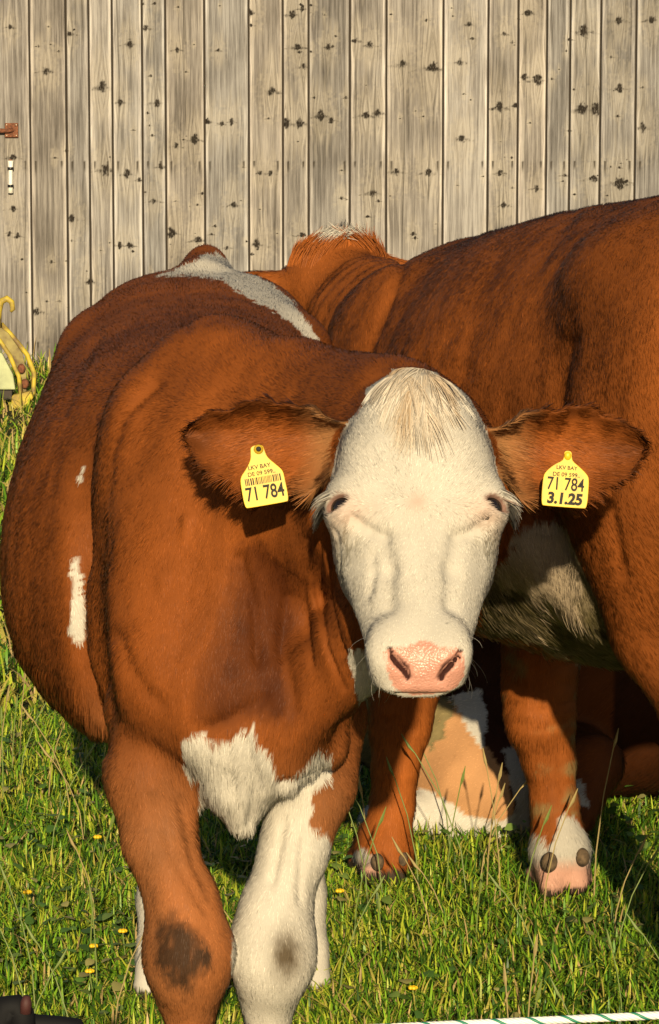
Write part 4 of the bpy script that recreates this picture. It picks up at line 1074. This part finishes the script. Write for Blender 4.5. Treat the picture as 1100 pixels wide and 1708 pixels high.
def big_sculpt(v):
    q = proj(v); r = (fbm(v*np.array([1, 1, .6]), 8, 3)-.5)*np.where(v[:, 2] > 1.0, .006, .013)*(v[:, 2] > .5)+(fbm(v*np.array([1, 1, .5]), 34, 6)-.5)*.004
    for pl, w, dep in BCREASE: r -= dep*np.exp(-(pdist(q, pl)/w)**2)
    r += .008*np.exp(-(pdist(q, [(900, 1095), (900, 1190)])/40)**2)*(v[:, 2] < .5)*(v[:, 0] < .6)
    return r
big = empty('cow', (.45, 5.6, 0), 'large brown cow at the right standing with its back half to the camera', 'cow')
make_animal(big, f_big, axis_lines(-.34, 1.2, .011, .0075, .0, .5), axis_lines(4.55, 7.2, .012, .009, 5.9, 6.8), axis_lines(-.01, 1.33, .011, .008, 0, .5),
            big_color, big_groom, 75000, None, big_sculpt)
HORN = simple('dewclaw_horn', (.13, .085, .045), .9, noise=.7, nscale=70, bump=.9)
for (px, py, d, rx) in ((917, 1438, 5.955, 1), (972, 1430, 5.985, .9), (630, 1438, 6.10, .85), (672, 1432, 6.14, .7)):
    sphere_mb(P(px, py, d+.002), (.0140*rx, .018, .0175*rx), 14, 10, Matrix.Rotation(.35, 3, 'X')).build('dewclaw', HORN, big, True)
# ================================================================== the cow lying behind the big cow's legs
LY = [(-.02, 7.0, .02, .02, .45, .25, .34, 2, 2), (.04, 7.0, .16, .16, .56, .08, .34, 2, 2), (.16, 7.0, .26, .26, .63, .02, .30, 2.2, 2.4), (.40, 7.02, .30, .30, .66, -.02, .28, 2.2, 2.6),
      (.70, 7.05, .34, .34, .66, -.02, .28, 2.1, 2.6), (1.0, 7.07, .31, .31, .66, -.02, .28, 2.1, 2.5), (1.2, 7.08, .22, .22, .64, .02, .30, 2, 2.3), (1.36, 7.08, .10, .10, .6, .15, .36, 2, 2), (1.42, 7.08, .02, .02, .5, .3, .4, 2, 2)]
THIGH = [P(742, 1240, 6.74), P(800, 1310, 6.64), P(835, 1340, 6.60)]
SHANK = [P(862, 1372, 6.60), P(770, 1366, 6.585), P(690, 1362, 6.585), P(630, 1372, 6.60)]
def f_lying(p):
    d = loft(p[:, 1], p[:, 0], p[:, 2], LY)
    d = smin(d, chain(p, THIGH, [.14, .105, .055], None, .04), .03)
    d = smin(d, chain(p, [P(800, 1140, 6.78), P(850, 1250, 6.72), P(885, 1330, 6.62)], [.08, .05, .035], None, .03), .015)
    d = smin(d, chain(p, SHANK, [.05, .043, .040, .036], None, .03), .005)
    # folded foreleg, neck and head out to the right
    d = smin(d, chain(p, [(.47, 6.72, .10), (.50, 6.55, .13), (.46, 6.45, .05)], [.08, .05, .035], None, .03), .02)
    d = smin(d, chain(p, [(1.2, 7.06, .48), (1.45, 6.98, .68), (1.58, 6.90, .78)], [.17, .12, .10], None, .05), .06)
    d = smin(d, chain(p, [(1.58, 6.9, .79), (1.68, 6.75, .70), (1.74, 6.62, .60)], [.10, .08, .06], None, .05), .03)
    for s in (-1, 1): d = smin(d, ell(p, (1.56+.1*s, 6.95+.06*s, .80), (.10, .05, .035)), .02)
    return d
def lying_color(p, nn=None):
    q = proj(p); jt = np.stack([fbm(p, 60, 40)-.5, fbm(p, 60, 44)-.5], 1)*8; qj = q+jt
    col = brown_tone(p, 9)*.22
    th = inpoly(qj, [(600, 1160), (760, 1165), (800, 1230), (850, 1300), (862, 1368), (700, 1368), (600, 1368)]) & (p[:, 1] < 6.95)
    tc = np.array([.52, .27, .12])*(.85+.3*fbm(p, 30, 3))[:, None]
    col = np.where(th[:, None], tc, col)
    mud = th & (q[:, 0] < 760) & (fbm(p, 60, 33)+(740-q[:, 0])/130+(1230-q[:, 1])/160 > .62)
    col = np.where(mud[:, None], np.array([.22, .17, .075])*(.5+fbm(p, 130, 4))[:, None], col)
    wh = (cap(p, SHANK[0], SHANK[2], .05, .042) < .012) | (cap(p, SHANK[2], SHANK[3], .042, .038) < .012)
    wh |= inpoly(qj, [(752, 1160), (800, 1150), (815, 1190), (806, 1250), (780, 1215)]) & (p[:, 1] < 6.95)
    col = np.where(wh[:, None], WHITE, col)
    gr = inpoly(qj, [(840, 1250), (880, 1230), (900, 1420), (850, 1420), (862, 1345)]) & (p[:, 1] < 6.95)
    col = np.where(gr[:, None], WHITE*.55, col)
    wl_ = inpoly(qj, [(945, 1300), (970, 1300), (982, 1345), (970, 1345), (955, 1325)]) & (p[:, 1] < 6.7)
    ol = (p[:, 0] > .38) & (p[:, 0] < .55) & (p[:, 1] < 6.75)
    col = np.where(ol[:, None], brown_tone(p, 2)*.7, col); col = np.where(wl_[:, None], WHITE*.8, col)
    return col
def lying_groom(p, nn):
    if nn is None:
        w = np.where(p[:, 1] < 7.0, 1.0, .2); w[p[:, 0] > 1.2] *= .5; return w
    N = len(p); d = np.zeros((N, 3))+np.array([-.7, 0, -.6])
    q = proj(p); th = inpoly(q, [(700, 1180), (860, 1180), (860, 1345), (700, 1345)]) & (p[:, 1] < 6.95)
    return d, np.where(th, .006, .013), np.full(N, .3)
lying = empty('cow', (.7, 7.0, 0), 'brown and white cow lying in shade behind the standing cow\'s legs', 'cow')
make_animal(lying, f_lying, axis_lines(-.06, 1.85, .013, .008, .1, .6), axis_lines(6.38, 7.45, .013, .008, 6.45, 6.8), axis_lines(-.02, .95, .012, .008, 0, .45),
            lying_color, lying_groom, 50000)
# ================================================================== ear tags
TAGM = simple('tag_yellow', (.74, .48, .015), .45, nscale=70, spec=.35, noise=.3, dark=(.55, .36, .03))
INK = simple('tag_ink', (.018, .016, .012), .8)
def tag_frame(top, bot, face):
    z = Vector(map(float, top-bot)); h = z.length; z.normalize(); f = Vector(face); f = (f-z*f.dot(z)).normalized(); x = z.cross(f)*-1
    x = f.cross(z)*-1
    M = Matrix((x, -f, z)).transposed()       # columns: right, into the ear, up
    return M, h
def text(s, M, o, right, up, size, parent, bold=.0, shear=0., sx=1.):
    c = bpy.data.curves.new('lettering', 'FONT'); c.body = s; c.size = size; c.align_x = 'CENTER'; c.align_y = 'CENTER'; c.offset = bold; c.extrude = .0002; c.shear = shear
    tmp = bpy.data.objects.new('tmp_text', c); C.objects.link(tmp); bpy.context.view_layer.update()
    me = bpy.data.meshes.new_from_object(tmp.evaluated_get(bpy.context.evaluated_depsgraph_get())); bpy.data.objects.remove(tmp)
    me.materials.clear(); me.materials.append(INK); ob = bpy.data.objects.new('lettering', me); C.objects.link(ob)
    R = Matrix((M.col[0], M.col[2], -M.col[1])).transposed().to_4x4()
    pos = Vector(map(float, o)) + M.col[0]*right + M.col[2]*up - M.col[1]*.0016
    ob.parent = parent; ob.matrix_parent_inverse = world_mat(parent).inverted()
    ob.matrix_local = Matrix.Translation(pos) @ R @ Matrix.Diagonal((sx, 1, 1, 1))
    return ob
def make_tag(outline, o, M, cow, label):
    n = len(outline); vs = []
    for yy in (-.0011, .0011):
        for (a, b) in outline: vs.append(Vector(map(float, o))+M.col[0]*a+M.col[2]*b+M.col[1]*yy)
    fs = [tuple(range(n)), tuple(range(2*n-1, n-1, -1))]+[(i, n+i, n+(i+1) % n, (i+1) % n) for i in range(n)]
    mb = MB(); mb.add(vs, fs); ob = mb.build('ear_tag', TAGM, cow, False, .0006); ob['label'] = label
    return ob
def smooth_outline(pts, it=2):
    for _ in range(it):
        q = []
        for i in range(len(pts)):
            a, b = pts[i], pts[(i+1) % len(pts)]
            q += [(a[0]*.75+b[0]*.25, a[1]*.75+b[1]*.25), (a[0]*.25+b[0]*.75, a[1]*.25+b[1]*.75)]
        pts = q
    return pts
dT = 4.386
# left tag, hanging a little askew
top, bot = P(428, 742, dT), P(446, 842, dT-.018)
M, h = tag_frame(top, bot, (.10, -1, .05)); o = (top+bot)/2; k = h/103
ol = [(-10, 51), (10, 51), (12, 40), (14, 28), (26, 14), (36, 2), (37, -10), (38, -51), (30, -52), (-30, -52), (-38, -51), (-38, -10), (-36, 2), (-24, 14), (-14, 28), (-12, 40)]
t1 = make_tag(smooth_outline([(a*k, b*k) for a, b in ol]), o, M, bull, 'yellow ear tag with barcode, in the ear over the shoulder')
text('71 784', M, o, 0, -31*k, 33*k, t1, .0004, 0, .72)
text('LKV BAY', M, o, -2*k, 14*k, 10*k, t1, .0001); text('DE 09 599..', M, o, 0, 3*k, 10*k, t1, .0001)
bc = MB(); xx = -30
while xx < 30:
    w = random.choice((1, 1, 1.6, 2.2)); q = Vector(map(float, o))+M.col[0]*(xx+w/2)*k+M.col[2]*(-9*k)-M.col[1]*.0015
    bc.box(q, (w*k/2, .0002, 6*k), M); xx += w+random.choice((1, 1.4, 2))
bc.build('barcode', INK, t1)
q = Vector(map(float, o))+M.col[0]*2*k+M.col[2]*43*k-M.col[1]*.002
sphere_mb(q, (.0062, .0035, .0062), 14, 8).build('stud', simple('stud', (.45, .30, .02), .4), t1, True)
sphere_mb(q-M.col[1]*.003, (.0034, .0014, .0034), 10, 6).build('stud_hole', INK, t1, True)
# right tag, square and hand dated
top, bot = P(948, 752, dT), P(941, 846, dT-.02)
M, h = tag_frame(top, bot, (-.05, -1, .05)); o = (top+bot)/2; k = h/94
ol = [(-6, 47), (6, 47), (7, 36), (9, 30), (24, 19), (36, 8), (38, -2), (38, -46), (30, -47), (-30, -47), (-38, -46), (-38, 0), (-34, 10), (-22, 22), (-8, 30), (-6, 36)]
t2 = make_tag(smooth_outline([(a*k, b*k) for a, b in ol]), o, M, bull, 'yellow ear tag hand dated 3.1.25, in the ear before the big cow')
text('71 784', M, o, 0, -10*k, 30*k, t2, .0003, 0, .74)
text('3.1.25', M, o, 0, -34*k, 25*k, t2, .0009, .08, .95)
text('LKV BAY', M, o, 0, 18*k, 9*k, t2, .0001); text('DE 09 599..', M, o, 0, 6.5*k, 9.5*k, t2, .0001)
q = Vector(map(float, o))+M.col[2]*38*k-M.col[1]*.002
sphere_mb(q, (.0045, .003, .0055), 12, 8).build('stud', TAGM, t2, True)

# ================================================================== yellow farm implement by the wall
YEL = simple('implement_yellow', (.50, .38, .03), .65, noise=.6, nscale=22, dark=(.17, .11, .04), bump=.2)
PALE = simple('pale_green_panel', (.42, .46, .25), .55, noise=.35, nscale=14)
DI = 13.95
imp = empty('farm_implement', P(-10, 680, DI), 'worn yellow steel implement with pale green panel at the left edge', 'implement')
def slab(pts, d, th):
    n = len(pts); mb = MB(); vs = [P(a, b, d) for a, b in pts]+[P(a, b, d)+np.array([0, th, 0]) for a, b in pts]
    mb.add(vs, [tuple(range(n-1, -1, -1)), tuple(range(n, 2*n))]+[(i, (i+1) % n, n+(i+1) % n, n+i) for i in range(n)]); return mb
slab([(-120, 575), (-20, 578), (4, 590), (22, 625), (26, 650), (-120, 650)], DI+.02, .03).build('panel', PALE, imp, bevel=.004)
MB().tube([P(-30, 560, DI), P(0, 568, DI), P(16, 592, DI), P(32, 628, DI), P(36, 668, DI)], .009, 10).build('inner_rail', YEL, imp, True)
MB().tube([P(2, 540, DI+.1), P(22, 562, DI+.1), P(46, 592, DI+.1), P(57, 622, DI+.1), P(56, 655, DI+.1), P(46, 674, DI+.06), P(30, 676, DI)], .010, 10).build('outer_rail', YEL, imp, True)
MB().tube([P(-4, 545, DI+.05), P(-3, 520, DI+.05), P(2, 503, DI+.05), P(12, 498, DI+.05), P(20, 504, DI+.05), P(22, 516, DI+.05), P(18, 520, DI+.05)], [.016, .015, .014, .014, .012, .010, .006], 10).build('hook', YEL, imp, True)
slab([(0, 545), (14, 556), (38, 590), (44, 620), (44, 660), (34, 660), (28, 620), (10, 585), (-4, 560)], DI+.055, .012).build('web_plate', simple('implement_worn', (.30, .25, .09), .8, noise=.6, nscale=18, dark=(.12, .08, .04)), imp)
slab([(20, 660), (52, 652), (56, 664), (40, 682), (18, 682)], DI-.02, .05).build('foot', YEL, imp, bevel=.006)
slab([(-120, 652), (20, 652), (20, 666), (-120, 666)], DI+.01, .05).build('skid', simple('dark_steel', (.03, .02, .012), .7), imp)
for (a, b) in ((36, 615), (42, 640)):
    sphere_mb(P(a, b, DI+.04), (.016, .014, .02), 10, 8).build('bolt', RUST, imp, True)
MB().tube([P(-90, 666, DI+.05), P(-90, 690, DI+.05)], .03, 10).build('stand', RUST, imp, True)
MB().tube([P(36, 676, DI+.02), P(36, 692, DI+.02)], .012, 8).build('stand', RUST, imp, True)

# ================================================================== fence rope and post in front
RD = 2.95
rope = empty('fence_rope', (0.4, RD, .6), 'white and green twisted electric fence rope at the lower right corner', 'rope')
ra, rb_ = P(-1100, 1788, RD), P(2400, 1632, RD)
def rpt(t): 
    q = ra*(1-t)+rb_*t; q = q.copy(); q[2] -= .002*math.sin(math.pi*t); return q
LR = float(np.linalg.norm(rb_-ra)); turns = LR/.030; nst = 1000
axis = Vector(map(float, rb_-ra)).normalized(); su = axis.orthogonal().normalized(); sv = axis.cross(su)
ROPEW = simple('rope_white', (.78, .78, .72), .5); ROPEG = simple('rope_green', (.02, .20, .12), .5)
for k in range(6):
    pts = []
    for i in range(nst+1):
        t = i/nst; w = 2*math.pi*(turns*t+k/6); pts.append(Vector(map(float, rpt(t)))+(su*math.cos(w)+sv*math.sin(w))*.0021)
    MB().tube(pts, .0016, 6).build('strand', ROPEG if k in (0, ) else ROPEW, rope, True)
post = empty('fence_post', (P(40, 1745, RD)[0], RD, 0), 'black plastic fence post head with dark red pin in the lower left corner', 'post')
pb = P(40, 1690, RD); BLK = simple('post_black', (.006, .006, .007), .75, spec=.2)
MB().tube([(pb[0], RD, 0), (pb[0], RD, .3), (pb[0], RD, pb[2]-.05)], [.012, .011, .011], 12).build('stake', BLK, post, True)
def ptube(l, r, nm): MB().tube([P(a, b, RD+c) for a, b, c in l], r, 10).build(nm, BLK, post, True)
ptube([(-30, 1790, 0), (-6, 1740, 0), (4, 1698, 0), (12, 1678, 0), (26, 1678, 0), (36, 1688, 0), (40, 1740, 0)], [.010, .011, .011, .011, .011, .011, .012], 'hook')
ptube([(26, 1700, .01), (60, 1709, .01), (100, 1710, .005), (130, 1714, 0), (140, 1726, 0), (120, 1745, 0), (50, 1752, 0)], [.010, .009, .008, .008, .008, .009, .01], 'loop')
MB().tube([P(43, 1690, RD-.01), P(44, 1672, RD-.01), P(45, 1661, RD-.01)], [.005, .005, .003], 10).build('pin', simple('pin_red', (.05, .012, .010), .7), post, True)

# ================================================================== stalks and flowers in the grass
DRYS = simple('dry_stalk', (.30, .23, .09), .8); GRN = simple('stalk_green', (.14, .19, .04), .6)
STK = {}
def stalk(px, py, d, h, lean, m):
    b = P(px, py, d); b[2] = 0; pts = [b+np.array([lean*h*s*s, .1*h*s, h*s]) for s in (0, .35, .7, 1)]
    STK.setdefault(m.name, (MB(), m))[0].tube(pts+[pts[-1]+np.array([lean*.03, 0, .012]), pts[-1]+np.array([lean*.07, 0, .035])], [.0013, .0012, .001, .001, .003, .0006], 5)
def gy(d): return HORIZON+CAM_H*FOC/d
for (px, d, h, ln) in ((150, 5.6, .22, .15), (60, 5.3, .2, -.2), (190, 5.15, .18, .3), (700, 6.0, .22, -.2), (745, 6.02, .2, .12), (780, 6.0, .26, -.35), (812, 6.05, .2, .1), (835, 5.98, .24, -.1), (640, 6.0, .24, -.35), (615, 5.9, .2, -.2),
                       (990, 5.95, .28, .12), (1050, 5.9, .2, .5), (590, 5.7, .2, .2), (870, 5.8, .18, .2), (1030, 5.6, .16, .3), (120, 5.1, .16, -.3), (40, 5.0, .15, .3), (565, 5.35, .17, .3), (720, 5.7, .15, -.3), (900, 5.5, .14, -.4)):
    stalk(px, gy(d), d, h, ln, random.choice((DRYS, GRN, GRN)))
for i in range(70):
    d = random.uniform(4.6, 8); stalk(random.uniform(-200, 1300), gy(d), d, random.uniform(.08, .2), random.uniform(-.5, .5), random.choice((DRYS, GRN)))
for (mb, m), lb in zip(STK.values(), ('dry and green seed stalks standing above the pasture grass', 'thin grass stems with seed heads scattered over the pasture')):
    tag(mb.build('grass_stalks', m), lb, 'grass', kind='stuff')
FWH = ['left of the dark knee, higher of the close pair', 'left of the dark knee, lower of the close pair', 'nearest the left edge of the picture', 'closest to the white hind leg at left', 'in the shade under the bull\'s belly', 'in open grass right of the white foreleg, near the rope', 'in open grass right of the white foreleg, farther back']
PET = simple('petal_yellow', (.75, .48, .01), .5)
for i, (px, py, d) in enumerate(((157, 1580, 5.55), (150, 1622, 5.4), (46, 1490, 5.85), (205, 1555, 5.6), (163, 1398, 6.3), (689, 1650, 5.3), (567, 1488, 5.85))):
    c = P(px, py, d); fl = empty('yellow_flower', (c[0], c[1], 0), 'yellow meadow flower '+FWH[i], 'flower', 'yellow meadow flowers in the grass')
    MB().tube([(c[0]+.005, c[1], 0), (c[0], c[1], c[2])], .0011, 5).build('stem', GRN, fl)
    for k in range(5):
        w = 2*math.pi*k/5; sphere_mb((c[0]+.0042*math.cos(w), c[1]+.0035*math.sin(w)-.002, c[2]+.003), (.0042, .0034, .003), 7, 5).build('petal', PET, fl, True)
